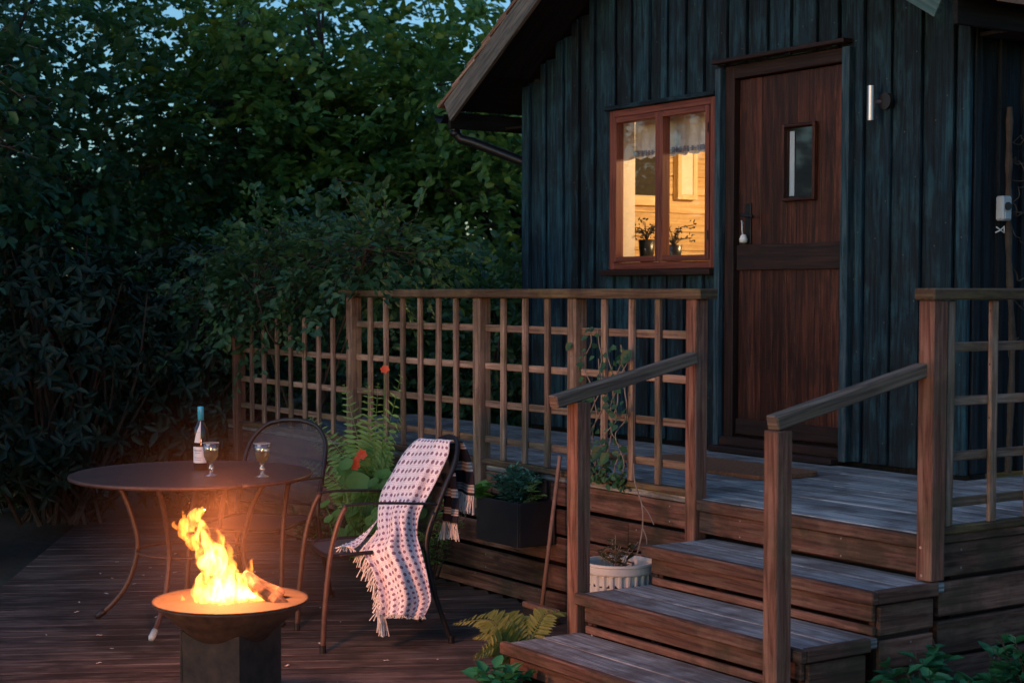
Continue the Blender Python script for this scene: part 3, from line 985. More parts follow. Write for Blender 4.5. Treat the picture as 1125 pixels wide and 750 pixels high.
# things fixed to the wall
lm = thing('wall_lamp', 'unlit silver tube wall lamp on the blue boards beside the door', 'lamp', (-.30, WY, 2.56))
q = MB(); q.tube([(-.372, WY - .085, 2.47), (-.372, WY - .085, 2.645)], .022, 20); q.build('tube', 'steel', lm, smooth=False)
q = MB(); q.tube([(-.335, WY - .03, 2.565), (-.372, WY - .085, 2.565)], .010, 10); q.build('arm', 'steel', lm)
q = MB(); q.tube([(-.315, WY - .05, 2.565), (-.315, WY - .028, 2.565)], .042, 20); q.build('wall_plate', 'iron_dark', lm)
kb = thing('key_safe', 'pale grey key safe on the dark side wall above the fence', 'key safe', (XR + .03, 1.72, 1.95))
q = MB(); q.box(XR + .027, XR + .075, 1.685, 1.755, 1.945, 2.065, .008); q.build('case', 'grey_plastic', kb)
q = MB(); q.tube([(XR + .070, 1.718, 2.015), (XR + .084, 1.718, 2.015)], .020, 16); q.build('dial', 'black', kb)
q = MB(); q.box(XR + .0751, XR + .079, 1.70, 1.74, 1.953, 1.985, .001); q.build('lower_plate', 'grey_plastic', kb)
ht = thing('bow_hook', 'small white metal hook below the grey key safe', 'hook', (XR + .03, 1.72, 1.90))
q = MB()
q.tube([(XR + .028, 1.695, 1.915), (XR + .034, 1.72, 1.90), (XR + .034, 1.745, 1.918), (XR + .034, 1.745, 1.888), (XR + .034, 1.72, 1.90), (XR + .028, 1.69, 1.888)], .004, 6)
q.build('hook', 'white_paint', ht)

# ------------------------------------------------------------------ VERANDA with its three steps
DZ = .68
deck = thing('veranda', 'raised wooden veranda floor in front of the blue cabin', 'veranda', (0, 0, 0))
q = MB()
y = -.02
while y < WY - .04:
    y2 = min(y + .138, WY - .002)
    xs0 = -5.05
    for xe in (RND.uniform(-2.8, -2.2), RND.uniform(-.4, .4), 1.395):
        q.box(xs0, min(xe, 1.367) - .004, y, y2 - .006, DZ - .032, DZ + RND.uniform(-.0015, .0015), .003)
        xs0 = xe
    y += .138
while y < 4.6:
    q.box(XR + .03, 1.363, y, y + .132, DZ - .032, DZ + RND.uniform(-.0015, .0015), .003); y += .138
q.build('floor_boards', 'tread', deck)
q = MB()
def fascia_run(x0, x1):
    z = DZ - .034
    for hgt in (.115, .125, .125, .12, .10):
        zt = z; zb = max(.004, z - hgt)
        if zt - zb < .03: break
        cutx = sorted([x0, x1] + [RND.uniform(x0 + .3, x1 - .3)] if x1 - x0 > 2 else [x0, x1])
        for a, b3 in zip(cutx[:-1], cutx[1:]):
            q.box(a + .002, b3 - .002, -.024 + RND.uniform(-.004, .004), .0, zb, zt, .004, jit=.002)
        z = zb - RND.uniform(.016, .024)
fascia_run(-5.05, -.002)
q.build('front_skirt', 'fascia', deck)
q = MB()
z = DZ - .034
for hgt in (.125, .13, .13, .13, .10):
    zb = max(.004, z - hgt)
    if z - zb < .03: break
    q.box(1.370, 1.395 + RND.uniform(-.003, .003), -.01, 4.6, zb, z, .004, jit=.001)
    z = zb - RND.uniform(.016, .022)
q.box(1.365, 1.399, .012, 4.6, DZ - .031, DZ + .002, .004)
q.build('side_skirt', 'fascia', deck)
q = MB(); q.box(-5.0, 1.30, .10, .14, .0, DZ - .035, .002); q.box(1.28, 1.32, .14, 4.5, 0, DZ - .035, .002); q.build('backing', 'door_dark', deck)
SX0, SX1 = .05, 1.43
RISE, RUN = .17, .355
# front edge of the veranda between the posts
q = MB()
q.box(SX0 - .005, 1.347, -.060, -.022, DZ - .050, DZ - .0025, .004)
q.build('nosing_board', 'fascia', deck)
q = MB(); q.box(SX0 - .005, 1.347, -.042, -.024, DZ - .150, DZ - .053, .004); q.build('riser_board', 'fascia', deck)
st = thing('wooden_steps', 'three wide wooden steps with grey treads leading up to the veranda', 'steps', (.7, -.55, 0))
for k in range(3):
    zt = RISE * (3 - k)
    yb = -.045 - RUN * k
    yf = yb - RUN
    x0_ = (.085, .085, .055)[k]; x1_ = SX1 - (0 if k < 2 else .16)
    q = MB()
    for (ya, yb2) in ((yf + .036, yf + .036 + .155), (yf + .197, yb - .004)):
        q.box(x0_ + .02, x1_ - .034, ya, yb2, zt - .040, zt - RND.uniform(0, .002), .004, jit=.001)
    q.box(x0_ + .01, x1_ - .01, yb - .004, yb + .04, zt - .040, zt - .003, .003)
    q.build('tread', 'tread', st)
    q = MB(); q.box(x0_ - .002, x1_ + .002, yf - .002, yf + .033, zt - .048, zt + .001, .005, jit=.001); q.build('nosing', 'fascia', st)
    q = MB(); q.box(x1_ - .032, x1_ + .002, yf + .034, yb - .002, zt - .048, zt + .001, .005, jit=.001); q.build('end_nosing', 'fascia', st)
    q = MB()
    q.box(x0_ + .03, x1_ - .03, yf + .03, yf + .052, zt - .118, zt - .054, .004, jit=.002)
    if zt > .2: q.box(x0_ + .03, x1_ - .03, yf + .034, yf + .055, zt - .168, zt - .136, .004, jit=.002)
    q.build('riser', 'fascia', st)
    for xa in (x0_ + .045, x1_ - .075):
        q = MB(); q.box(xa, xa + .03, yf + .06, yb, .0, zt - .045, .002); q.build('stringer', 'door_dark', st)
    for (xa, xb) in ((x1_ - .040, x1_ - .018), (x0_ + .016, x0_ + .038)):
        q = MB(); z = zt - .06
        while z > .05:
            q.box(xa, xb, yf + .058, yb - .01, max(.004, z - .11), z, .004, jit=.002)
            z -= .128
        q.build('side_boards', 'fascia', st)

# door mat
dm = MB()
pts = []
for (cx_, cy_, a0) in ((-.40, .98, 0), (-1.30, .98, PI / 2), (-1.30, .76, PI), (-.40, .76, 1.5 * PI)):
    for a in np.linspace(a0, a0 + PI / 2, 7):
        pts.append((cx_ + .10 * math.cos(a), cy_ + .10 * math.sin(a)))
dm.prism(pts, DZ + .003, DZ + .022)
tag(dm.build('door_mat', 'mat'), 'reddish brown coir mat with rounded corners on the veranda at the door', 'door mat')

# ------------------------------------------------------------------ TRELLIS FENCE along the veranda front
tr = thing('trellis_fence', 'long weathered trellis fence on the front edge of the veranda, half under climbers', 'fence', (-2.4, -.01, DZ))
PX = [-4.84, -3.18, -1.755, -.895, .005]
for i, x in enumerate(PX):
    q = MB()
    top = 1.40 if i == 0 else 1.565
    bot = .44 if i < 4 else .36
    q.box(x - .036, x + .036, -.062, .010 - .002, bot, top, .004, jit=.003)
    q.build('post', 'fence' if i in (1, 2, 3) else 'post', tr)
q = MB(); q.box(-2.62, .085, -.080, .030, 1.567, 1.612, .006); q.build('top_rail', 'mossrail', tr)
q = MB(); q.box(-3.30, -3.10, -.075, .025, 1.567, 1.607, .006); q.box(-3.09, -2.63, -.07, .02, 1.568, 1.605, .006); q.build('rail_end', 'mossrail', tr)
q = MB(); q.box(-5.0, -.035, -.050, .004, DZ + .004, DZ + .034, .004); q.build('base_rail', 'mossrail', tr)
for i in range(4):
    xa, xb = PX[i] + .038, PX[i + 1] - .038
    q = MB()
    top = 1.47 if i == 0 else 1.564
    for z in ((1.405, 1.205, 1.005, .815) if i else (1.20, 1.0, .82)):
        q.box(xa, xb, -.030, -.012, z - .018, z + .018, .003, jit=.003)
    nsl = (7, 6, 3, 3)[i]
    for k in range(nsl):
        x = xa + (xb - xa) * (k + 1) / (nsl + 1) + RND.uniform(-.008, .008)
        tt = top - (RND.uniform(0, .09) if i == 0 else 0)
        q.box(x - .018, x + .018, -.0515, -.0315, DZ + .036, tt, .003, jit=.006)
    q.build('lattice', 'fence', tr)
tr2 = thing('trellis_fence', 'short trellis fence along the veranda end below the grey key safe', 'fence', (1.36, .6, DZ))
q = MB(); q.box(1.347, 1.423, -.085, -.009, .515, 1.566, .004); q.build('post', 'post', tr2)
for (xs_, zs) in ((1.372, .640), (1.378, .535)):
    q = MB(); q.tube([(xs_, -.084, zs), (xs_, -.0875, zs)], .0055, 10); q.build('screw', 'steel', tr2)
q = MB(); q.box(1.347, 1.423, 1.40, 1.476, .50, 1.566, .004); q.build('post', 'post', tr2)
q = MB(); q.box(1.335, 1.435, -.10, 1.55, 1.568, 1.612, .006); q.build('top_rail', 'mossrail', tr2)
q = MB(); q.box(1.36, 1.41, -.005, 1.39, DZ + .004, DZ + .032, .004); q.build('base_rail', 'mossrail', tr2)
q = MB()
for z in (1.39, 1.185, .975, .80):
    q.box(1.370, 1.388, .0, 1.395, z - .018, z + .018, .003, jit=.002)
for y in (.03, .275, .49, .70, .92, 1.14, 1.33):
    q.box(1.3895, 1.409, y - .019, y + .019, DZ + .034, 1.564, .003, jit=.004)
q.build('lattice', 'fence', tr2)

# handrails of the steps
def handrail(label, x, yp):
    h = thing('handrail', label, 'handrail', (x, yp, 0))
    zr = lambda y: 1.305 + (y + .085) * .219
    q = MB(); q.box(x - .036, x + .036, yp - .036, yp + .036, .003, zr(yp) - .033, .004, jit=.003); q.build('post', 'post', h)
    q = MB(); q.beam((x, -.835, zr(-.835)), (x, -.075, zr(-.075)), .060, .052, ch=.005); q.build('rail', 'rail', h)
    return h
handrail('sloping wooden handrail of the steps beside the white pot and the broom', .040, -.700)
handrail('sloping wooden handrail of the steps crossing in front of the dark red door', 1.362, -.805)

# ------------------------------------------------------------------ FURNITURE
TC = (-1.83, -1.65)
tb = thing('garden_table', 'round brown metal garden table with curved legs behind the fire', 'table', (*TC, 0))
q = MB(); q.lathe([(0, .712), (.565, .712), (.565, .722), (0, .722)], (*TC, 0), 72); q.build('tabletop', 'iron', tb)
q = MB(); q.tube([(TC[0] + .571 * math.cos(a), TC[1] + .571 * math.sin(a), .714) for a in np.linspace(0, 2 * PI, 73)], .011, 8); q.build('rim', 'iron', tb, smooth=True)
def cubic(ps, n=18):
    ps = np.array(ps, float)
    t = np.linspace(0, len(ps) - 1, n)
    out = []
    for u in t:
        i = min(int(u), len(ps) - 2); f = u - i
        p0 = ps[max(i - 1, 0)]; p1 = ps[i]; p2 = ps[i + 1]; p3 = ps[min(i + 2, len(ps) - 1)]
        out.append(.5 * ((2 * p1) + (-p0 + p2) * f + (2 * p0 - 5 * p1 + 4 * p2 - p3) * f * f + (-p0 + 3 * p1 - 3 * p2 + p3) * f ** 3))
    return np.array(out)
for i, ang in enumerate((38, -46, -130, 128)):
    a = math.radians(ang)
    prof = [(.40, .706), (.335, .60), (.285, .45), (.275, .34), (.32, .19), (.405, .075), (.485, .012)]
    pts = cubic([(TC[0] + rr * math.cos(a), TC[1] + rr * math.sin(a), z) for rr, z in prof], 22)
    q = MB(); q.tube(pts, .0125, 10); lg = q.build('leg', 'iron', tb, smooth=True)
    e = pts[-1]; d = unit(pts[-1] - pts[-3])
    q = MB(); q.tube([e - d * .055, e - d * .01, e + d * .004], [.0155, .0165, .012], 10); q.build('foot_cap', 'grey_plastic' if i == 1 else 'iron_dark', lg, smooth=True)
q = MB(); q.tube([(TC[0] + .262 * math.cos(a), TC[1] + .262 * math.sin(a), .35) for a in np.linspace(0, 2 * PI, 41)], .006, 6); q.build('ring', 'iron', tb, smooth=True)
q = MB(); q.tube([(TC[0] + .38 * math.cos(a), TC[1] + .38 * math.sin(a), .703) for a in np.linspace(0, 2 * PI, 49)], .008, 6); q.build('under_ring', 'iron', tb, smooth=True)

def make_chair(label, loc, rz):
    c = thing('garden_chair', label, 'chair', loc, math.radians(rz))
    # seat (front is -Y)
    q = MB(); G = []
    for v in np.linspace(0, 1, 11):
        row = []
        for u in np.linspace(-1, 1, 13):
            hw = .235 - .03 * v
            sq = lambda t: t
            y = -.225 + .42 * v - (.02 * (1 - u * u) if v < .01 else 0)
            z = .432 - .016 * (1 - u * u) * (1 - (2 * v - 1) ** 2) - (.012 * (1 - v) ** 3)
            row.append((hw * u * (1 - .10 * (2 * v - 1) ** 4 * abs(u)), y, z))
        G.append(row)
    q.sheet(G); q.build('seat', 'seat', c, local=True, smooth=True)
    q = MB()
    rim = cubic([(-.225, -.10, .43), (-.222, -.21, .424), (-.15, -.243, .416), (0, -.25, .414), (.15, -.243, .416), (.222, -.21, .424), (.228, -.05, .432), (.205, .18, .434), (0, .205, .434), (-.205, .18, .434), (-.228, -.05, .432), (-.225, -.10, .43)], 60)
    q.tube(rim, .0095, 8); q.build('seat_frame', 'iron_dark', c, local=True, smooth=True)
    # back: arch and mesh
    arch = [(.222, .20, .44), (.232, .23, .56), (.232, .285, .70), (.215, .34, .81), (.15, .378, .888), (.06, .393, .915), (0, .395, .918)]
    full = arch + [(-x, y, z) for x, y, z in arch[-2::-1]]
    ap = cubic(full, 48)
    q = MB(); q.tube(ap, .0115, 10); q.build('back_frame', 'iron_dark', c, local=True, smooth=True)
    q = MB(); G = []
    hx = cubic(arch, 26)
    for p in hx[2:-1]:
        row = []
        for u in np.linspace(-1, 1, 13):
            row.append((p[0] * u, p[1] + .035 * (1 - u * u) * math.sin(min(1, (p[2] - .44) / .3) * PI / 2), p[2]))
        G.append(row)
    q.sheet(G); q.build('backrest', 'mesh', c, local=True, smooth=True)
    for s in (-1, 1):
        q = MB()
        pts = cubic([(s * .262, -.290, .006), (s * .258, -.278, .2), (s * .254, -.250, .44), (s * .252, -.212, .58), (s * .250, -.178, .646)], 20)
        q.tube(pts, .0125, 10); lg = q.build('leg', 'iron', c, local=True, smooth=True)
        q = MB(); q.tube([pts[0] + np.array([0, 0, .03]), pts[0] - np.array([0, 0, .004])], .0155, 10); q.build('foot_cap', 'iron_dark', lg, local=True)
        q = MB()
        q.tube(cubic([(s * .250, -.192, .650), (s * .252, -.09, .656), (s * .254, .05, .652), (s * .246, .19, .642), (s * .233, .253, .635)], 20), .0105, 8, flat=.6)
        q.build('armrest', 'iron_dark', c, local=True, smooth=True)
        q = MB()
        pts = cubic([(s * .232, .24, .60), (s * .232, .20, .46), (s * .245, .23, .25), (s * .258, .31, .006)], 18)
        q.tube(pts, .012, 10); lg = q.build('leg', 'iron_dark', c, local=True, smooth=True)
        q = MB(); q.tube([pts[-1] + np.array([0, 0, .03]), pts[-1] - np.array([0, 0, .004])], .015, 10); q.build('foot_cap', 'iron_dark', lg, local=True)
        q = MB(); q.tube([(s * .253, -.248, .428), (s * .222, -.20, .424)], .008, 6); q.build('seat_bracket', 'iron_dark', c, local=True)
        q = MB(); q.tube([(s * .236, .19, .44), (s * .205, .18, .434)], .008, 6); q.build('seat_bracket', 'iron_dark', c, local=True)
    q = MB(); q.tube([(.215, .203, .50), (0, .245, .50), (-.215, .203, .50)], .007, 6); q.build('back_bar', 'iron_dark', c, local=True)
    return c
ch1 = make_chair('brown metal mesh armchair pushed under the round table, its wide round back to the fence', (-2.02, -1.205, 0), 38)
ch2 = dup(ch1, (-1.03, -1.11, 0), math.radians(-14), 'brown metal mesh armchair with the dotted throw hung over its back')

# throw over the second chair
rows = [((-1.215, -.700, .868), (-.865, -.745, .902)),
        ((-1.229, -.735, .880), (-.868, -.775, .900)), ((-1.251, -.800, .812), (-.850, -.795, .845)), ((-1.215, -.881, .729), (-.838, -.850, .760)),
        ((-1.151, -.973, .654), (-.829, -.905, .681)), ((-1.079, -1.033, .597), (-.822, -.950, .618)), ((-.990, -1.092, .545), (-.806, -.985, .556)),
        ((-.905, -1.150, .488), (-.770, -1.010, .490)), ((-.865, -1.236, .437), (-.719, -1.020, .432)), ((-.795, -1.232, .360), (-.687, -1.015, .355)),
        ((-.759, -1.222, .282), (-.666, -1.010, .275)), ((-.743, -1.222, .223), (-.652, -1.012, .215)), ((-.736, -1.232, .162), (-.659, -1.040, .150))]
Lf = cubic([r_[0] for r_ in rows], 70); Rt = cubic([r_[1] for r_ in rows], 70)
thr = thing('throw', 'white wool throw with rows of dark dots and a pale fringe, hung over the chair', 'throw', (-.85, -.95, .9))
G = []
NCOL = 40
for i, (a, b2) in enumerate(zip(Lf, Rt)):
    t = i / 69
    row = []
    side = b2 - a
    nrm = unit(np.array([.78, -.60, .25]))
    for j in range(NCOL):
        u = j / (NCOL - 1)
        amp = .007 + .022 * min(1, t * 1.6)
        f = amp * math.sin(u * 3 * PI + t * 3.2 + .5) + amp * .6 * math.sin(u * 7.1 * PI - t * 5) + .006 * math.sin(t * 22 + u * 4) * min(1, t * 2)
        bulge = .05 * math.sin(PI * u) * (1 if t > .25 else t * 4) + .022 * math.sin(PI * u) * math.sin((t - .35) * 9.0) * (t > .35)
        p = a + side * u + nrm * (f + bulge + .006)
        row.append(p)
    G.append(row)
G = np.array(G)
q = MB()
sk = lambda x, y: (.41 * y / NCOL - .16 * max(0, (x / 70 - .45)) * 1.5 + .004 * math.sin(x * .4), .86 * x / 70 + .30 * max(0, x / 70 - .42) * y / NCOL * 1.0)
q.sheet(G, sk)
fc = q.build('front_cloth', 'throw', thr, smooth=True)
m_ = fc.modifiers.new('thick', 'SOLIDIFY'); m_.thickness = .005; m_.offset = -1
# flap over the seat
flap_a = [(-.99, -1.09, .548), (-.965, -1.15, .50), (-.93, -1.22, .462), (-.90, -1.27, .45)]
flap_b = [(-1.00, -1.10, .545), (-.985, -1.17, .49), (-.965, -1.25, .458), (-.965, -1.33, .449)]
Fa = cubic(flap_a, 12); Fb = cubic(flap_b, 12)
Gf = [[Fa[i] + (Fb[i] - Fa[i]) * u + np.array([0, 0, .006 * math.sin(u * 5 + i * .5)]) for u in np.linspace(0, 1, 8)] for i in range(12)]
q = MB(); q.sheet(Gf, lambda x, y: (.12 * y / 8, .32 * x / 12)); fl_ = q.build('corner_flap', 'throw', thr, smooth=True)
m_ = fl_.modifiers.new('thick', 'SOLIDIFY'); m_.thickness = .005
# cloth behind the chair back
bk = [((-1.16, -.690, .868), (-.862, -.735, .903)), ((-1.14, -.668, .872), (-.85, -.705, .895)), ((-1.10, -.655, .80), (-.80, -.700, .82)), ((-1.08, -.650, .72), (-.775, -.70, .73)), ((-1.07, -.655, .66), (-.765, -.71, .655))]
Lb = cubic([r_[0] for r_ in bk], 26); Rb = cubic([r_[1] for r_ in bk], 26)
Gb = [[a + (b2 - a) * u + np.array([.010 * math.sin(u * 14 + i * .15), .012 * math.sin(u * 11 + i * .1), 0]) * min(1, i / 8) for u in np.linspace(0, 1, 24)] for i, (a, b2) in enumerate(zip(Lb, Rb))]
q = MB(); q.sheet(Gb, lambda x, y: (.4 * y / 24, .30 * x / 26)); bc = q.build('back_cloth', 'throw_back', thr, smooth=True)
m_ = bc.modifiers.new('thick', 'SOLIDIFY'); m_.thickness = .005
bk2 = [((-1.02, -.735, .74), (-.83, -.775, .76)), ((-1.0, -.735, .66), (-.80, -.78, .67)), ((-.98, -.745, .58), (-.78, -.79, .585)), ((-.97, -.76, .52), (-.775, -.80, .53))]
Lb2 = cubic([r_[0] for r_ in bk2], 20); Rb2 = cubic([r_[1] for r_ in bk2], 20)
Gb2 = [[a + (b2 - a) * u + np.array([.008 * math.sin(u * 13), .010 * math.sin(u * 12 + 1), 0]) for u in np.linspace(0, 1, 18)] for a, b2 in zip(Lb2, Rb2)]
q = MB(); q.sheet(Gb2, lambda x, y: (.3 * y / 18, .26 * x / 20)); bc = q.build('back_cloth', 'throw_back', thr, smooth=True)
m_ = bc.modifiers.new('thick', 'SOLIDIFY'); m_.thickness = .005
# fringe: groups of twisted strands
def strands(edge, n, ln, out=(0, 0, 0), r=.0028):
    q = MB()
    edge = np.array(edge)
    for k in range(n):
        t = (k + .5) / n * (len(edge) - 1); i = min(int(t), len(edge) - 2)
        p = edge[i] + (edge[i + 1] - edge[i]) * (t - i)
        l = ln * RND.uniform(.75, 1.15)
        dx = np.array([RND.uniform(-.012, .012), RND.uniform(-.012, .012), 0])
        o_ = np.array(out)
        for s in range(3):
            j = np.array([RND.uniform(-.009, .009), RND.uniform(-.009, .009), 0])
            q.tube([p + np.array([0, 0, .004]), p + o_ * .45 + np.array([0, 0, -l * .4]) + dx * .4 + j, p + o_ * .7 + np.array([0, 0, -l]) + dx + j * 2], [r * .8, r * .7, r * .85], 5)
    q.build('fringe', 'fringe', thr)
strands(Gb[-1], 26, .085)
strands(Gb2[-1], 20, .075)
strands([Fb[3], Fb[6], Fb[9], Fa[-1]], 8, .03)
strands(G[38:58, 0], 22, .06, (-.02, -.025, 0))
strands(G[58:70, 0], 8, .05, (-.01, -.012, 0))
strands(G[-1, 0:6], 9, .085)
strands(G[-1, 6:], 26, .012, r=.002)

# bottle and glasses
bt = thing('wine_bottle', 'dark wine bottle with blue capsule and white label on the round table', 'bottle', (-1.955, -1.547, .723))
c = (-1.955, -1.547, .723)
q = MB(); q.lathe([(.0, .0), (.034, .0), (.037, .006), (.037, .185), (.033, .205), (.018, .232), (.0142, .25), (.0142, .30), (0, .302)], c, 32); q.build('glass', 'bottle', bt, smooth=True)
q = MB(); q.lathe([(.0153, .243), (.0153, .306), (.014, .311), (0, .312)], c, 24); q.build('capsule', 'capsule', bt, smooth=True)
def band(name, mat, r, a0, a1, z0, z1, parent, ctr):
    q = MB()
    q.sheet([[(ctr[0] + r * math.cos(a), ctr[1] + r * math.sin(a), ctr[2] + z) for a in np.linspace(a0, a1, 16)] for z in (z0, z1)])
    o = q.build(name, mat, parent, smooth=True)
    return o
lb = band('label', 'label', .0374, math.radians(-125), math.radians(20), .035, .115, bt, c)
for (z0_, z1_, a0, a1) in ((.094, .099, -85, -20), (.084, .0865, -75, -30), (.060, .0625, -90, -20), (.050, .0525, -80, -25)):
    band('label_line', 'label_print', .0377, math.radians(a0), math.radians(a1), z0_, z1_, lb, c)
# pale slanting neck label
q = MB(); Gn = []
for t in np.linspace(0, 1, 10):
    z = .135 + .105 * t
    r = np.interp(z, [.185, .205, .232, .25], [.0374, .0335, .0186, .0148])
    w_ = .42 * (1 - t) + .06
    ca = math.radians(-55) + .5 * t
    Gn.append([(c[0] + r * math.cos(a), c[1] + r * math.sin(a), c[2] + z) for a in np.linspace(ca - w_, ca + w_, 6)])
q.sheet(Gn); q.build('neck_label', 'label', bt, smooth=True)
def goblet(label, c):
    gl = thing('goblet', label, 'glass', c)
    q = MB()
    q.lathe([(0, .0), (.033, .0), (.034, .003), (.012, .010), (.008, .020), (.013, .030), (.015, .040), (.008, .052), (.010, .060), (.026, .075), (.034, .095), (.036, .125), (.039, .158)], c, 24)
    q.build('bowl_and_stem', 'glass', gl, smooth=True)
    q = MB(); q.lathe([(0, .070), (.022, .076), (.0315, .096), (.033, .118), (0, .1185)], c, 24); q.build('wine', 'wine', gl, smooth=True)
    q = MB(); q.tube([(c[0] + .039 * math.cos(a), c[1] + .039 * math.sin(a), c[2] + .158) for a in np.linspace(0, 2 * PI, 25)], .0009, 5); q.build('rim', 'white_paint', gl)
goblet('goblet of white wine standing in front of the bottle', (-1.667, -1.62, .723))
goblet('goblet of white wine standing alone near the table edge, in front of the chair back', (-1.496, -1.435, .723))

# ------------------------------------------------------------------ FIRE PIT
FP = (-.05, -2.25)
fp = thing('fire_pit', 'rusty steel fire bowl on a square base', 'fire pit', (*FP, 0))
q = MB()
q.lathe([(0, .272), (.08, .274), (.115, .292), (.20, .366), (.284, .437), (.290, .445)], (*FP, 0), 64)
bo = q.build('bowl', 'rust', fp, smooth=True)
q = MB(); q.lathe([(.290, .4455), (.288, .452), (.278, .447), (.196, .372), (.113, .300), (.078, .282), (0, .280)], (*FP, 0), 64)
q.build('bowl_lining', 'bowl_in', fp, smooth=True)
q = MB()
ra = math.radians(31)
ex = np.array([math.cos(ra), math.sin(ra), 0]); ey = np.array([-ex[1], ex[0], 0]); ez = np.array([0, 0, 1.])
def cone_z(r):
    return float(np.interp(r, [.08, .115, .20, .284], [.274, .292, .366, .437])) - .003
def plate(c, wdir, ndir, hw):
    ws = np.linspace(-hw, hw, 15)
    rows_ = []
    for off in (-.004, .004):
        top = []; bot = []
        for w_ in ws:
            p = c + wdir * w_ + ndir * off
            rr = math.hypot(p[0] - FP[0], p[1] - FP[1])
            bot.append((p[0], p[1], .002)); top.append((p[0], p[1], min(.345, cone_z(rr))))
        rows_.append((bot, top))
    (b0, t0), (b1, t1) = rows_
    q.sheet([b0, t0, t1, b1, b0])
    q.add([b0[0], t0[0], t1[0], b1[0]], [(0, 1, 2, 3)], [[(0, 0), (0, 1), (1, 1), (1, 0)]])
    q.add([b0[-1], b1[-1], t1[-1], t0[-1]], [(0, 1, 2, 3)], [[(0, 0), (0, 1), (1, 1), (1, 0)]])
for s in (-1, 1):
    plate(np.array([*FP, 0.]) + ex * s * .128, ey, ex, .138)
    plate(np.array([*FP, 0.]) + ey * s * .132, ex, ey, .1235)
q.build('base', 'base_steel', fp)
fx = lambda r, d, z: np.array([FP[0] + .5585 * r - .8295 * d, FP[1] + .8295 * r + .5585 * d, z])   # r across, d away
rg = random.Random(5)
for i, (a, b2, r) in enumerate((((-.15, .02, .315), (.13, .10, .42), .030), ((-.02, -.12, .315), (.17, .06, .43), .026), ((.04, .16, .33), (-.10, -.10, .40), .028), ((-.13, .10, .33), (.08, -.09, .395), .025))):
    lo = thing('log', ('charred split log lying across the fire bowl', 'split log sticking up at the right of the fire', 'charred log under the middle of the flames', 'charred log at the left of the flames')[i], 'log', (FP[0] + a[0], FP[1] + a[1], a[2]))
    q = MB(); p = np.array([FP[0], FP[1], 0]) + np.array(a); e = np.array([FP[0], FP[1], 0]) + np.array(b2)
    if i == 1: p, e = fx(.05, .03, .530), fx(.205, -.03, .428)
    if i == 0: p, e = fx(.03, .08, .52), fx(.185, .06, .445)
    q.tube([p + (e - p) * t + np.array([rg.uniform(-.004, .004), rg.uniform(-.004, .004), 0]) for t in np.linspace(0, 1, 7)], [r * rg.uniform(.85, 1.1) for _ in range(7)], 7)
    q.build('wood', 'log', lo)
fire = thing('fire', 'tall yellow flames rising and leaning over above the fire bowl', 'fire', (FP[0], FP[1], .34))
def tongue(p0, p1, bend, r, mat, twist=0.0, n=22, sides=12):
    p0, p1, bend = np.array(p0), np.array(p1), np.array(bend)
    ph = RND.uniform(0, 6)
    pts, rad = [], []
    for i in range(n):
        t = i / (n - 1)
        p = p0 + (p1 - p0) * t + bend * math.sin(PI * t) + np.array([.012 * math.sin(9 * t + ph), .012 * math.cos(8 * t + ph), 0]) * t
        pts.append(p)
        prof = (math.sin(min(1, (t + .12) / .34) * PI / 2)) * (1 - t ** 1.6) ** .8 + .015
        rad.append(r * prof * (1 + .22 * math.sin(13 * t + ph) + .10 * math.sin(29 * t + 2 * ph)))
    q = MB(); q.tube(pts, rad, sides)
    V = np.array(q.V)
    V += .10 * r * np.sin(V[:, [1, 2, 0]] * 55 + ph) + .06 * r * np.sin(V[:, [2, 0, 1]] * 120 + ph)
    q.V = [tuple(x) for x in V]
    return q.build('flame', mat, fire, smooth=True)
for a in [((-.035, .0, .345), (-.105, .0, .67), (.035, 0, 0), .100, 'flame'),
          ((.025, .03, .345), (-.015, .02, .60), (-.01, 0, 0), .095, 'flame'),
          ((-.075, -.03, .345), (-.095, .01, .58), (-.012, 0, 0), .060, 'flame'),
          ((.075, .0, .35), (.045, .0, .555), (.015, 0, 0), .060, 'flame'),
          ((-.075, .02, .54), (-.150, .03, .760), (.030, 0, .01), .052, 'flame'),
          ((-.150, .02, .70), (-.085, .03, .790), (-.012, 0, .022), .030, 'flame'),
          ((-.120, .02, .64), (-.185, .03, .790), (-.02, 0, 0), .028, 'flame_thin'),
          ((-.165, .02, .67), (-.205, .03, .745), (-.012, 0, 0), .016, 'flame_thin'),
          ((-.05, .02, .58), (-.075, .03, .72), (.02, 0, 0), .026, 'flame_thin'),
          ((.115, .01, .36), (.090, .0, .535), (.012, 0, 0), .036, 'flame'),
          ((.14, .03, .38), (.145, .02, .475), (.006, 0, 0), .022, 'flame_thin'),
          ((-.12, -.02, .36), (-.185, .0, .470), (.01, 0, 0), .022, 'flame_thin'),
          ((-.02, -.12, .34), (-.015, -.10, .43), (0, 0, 0), .032, 'flame'),
          ((.045, -.12, .34), (.03, -.10, .42), (0, 0, 0), .028, 'flame'),
          ((.11, -.09, .36), (.13, -.08, .42), (0, 0, 0), .018, 'flame_thin'),
          ((-.07, -.10, .34), (-.085, -.08, .44), (0, 0, 0), .028, 'flame'),
          ((.05, .06, .38), (.080, .05, .60), (.0, 0, 0), .032, 'flame_thin'),
          ((.00, .0, .56), (-.03, .0, .68), (.01, 0, 0), .024, 'flame_thin')]:
    tongue(fx(*a[0]), fx(*a[1]), .5585 * np.array([1, 1.485, 0]) * a[2][0] + np.array([0, 0, a[2][2]]), a[3], a[4])
em = MB()
for i in range(26):
    a = RND.uniform(0, 2 * PI); rr = RND.uniform(0, .10)
    em.obox((FP[0] + rr * math.cos(a), FP[1] + rr * math.sin(a), .300 + RND.uniform(0, .02)), np.eye(3), (RND.uniform(.01, .02), RND.uniform(.01, .02), .01), .004)
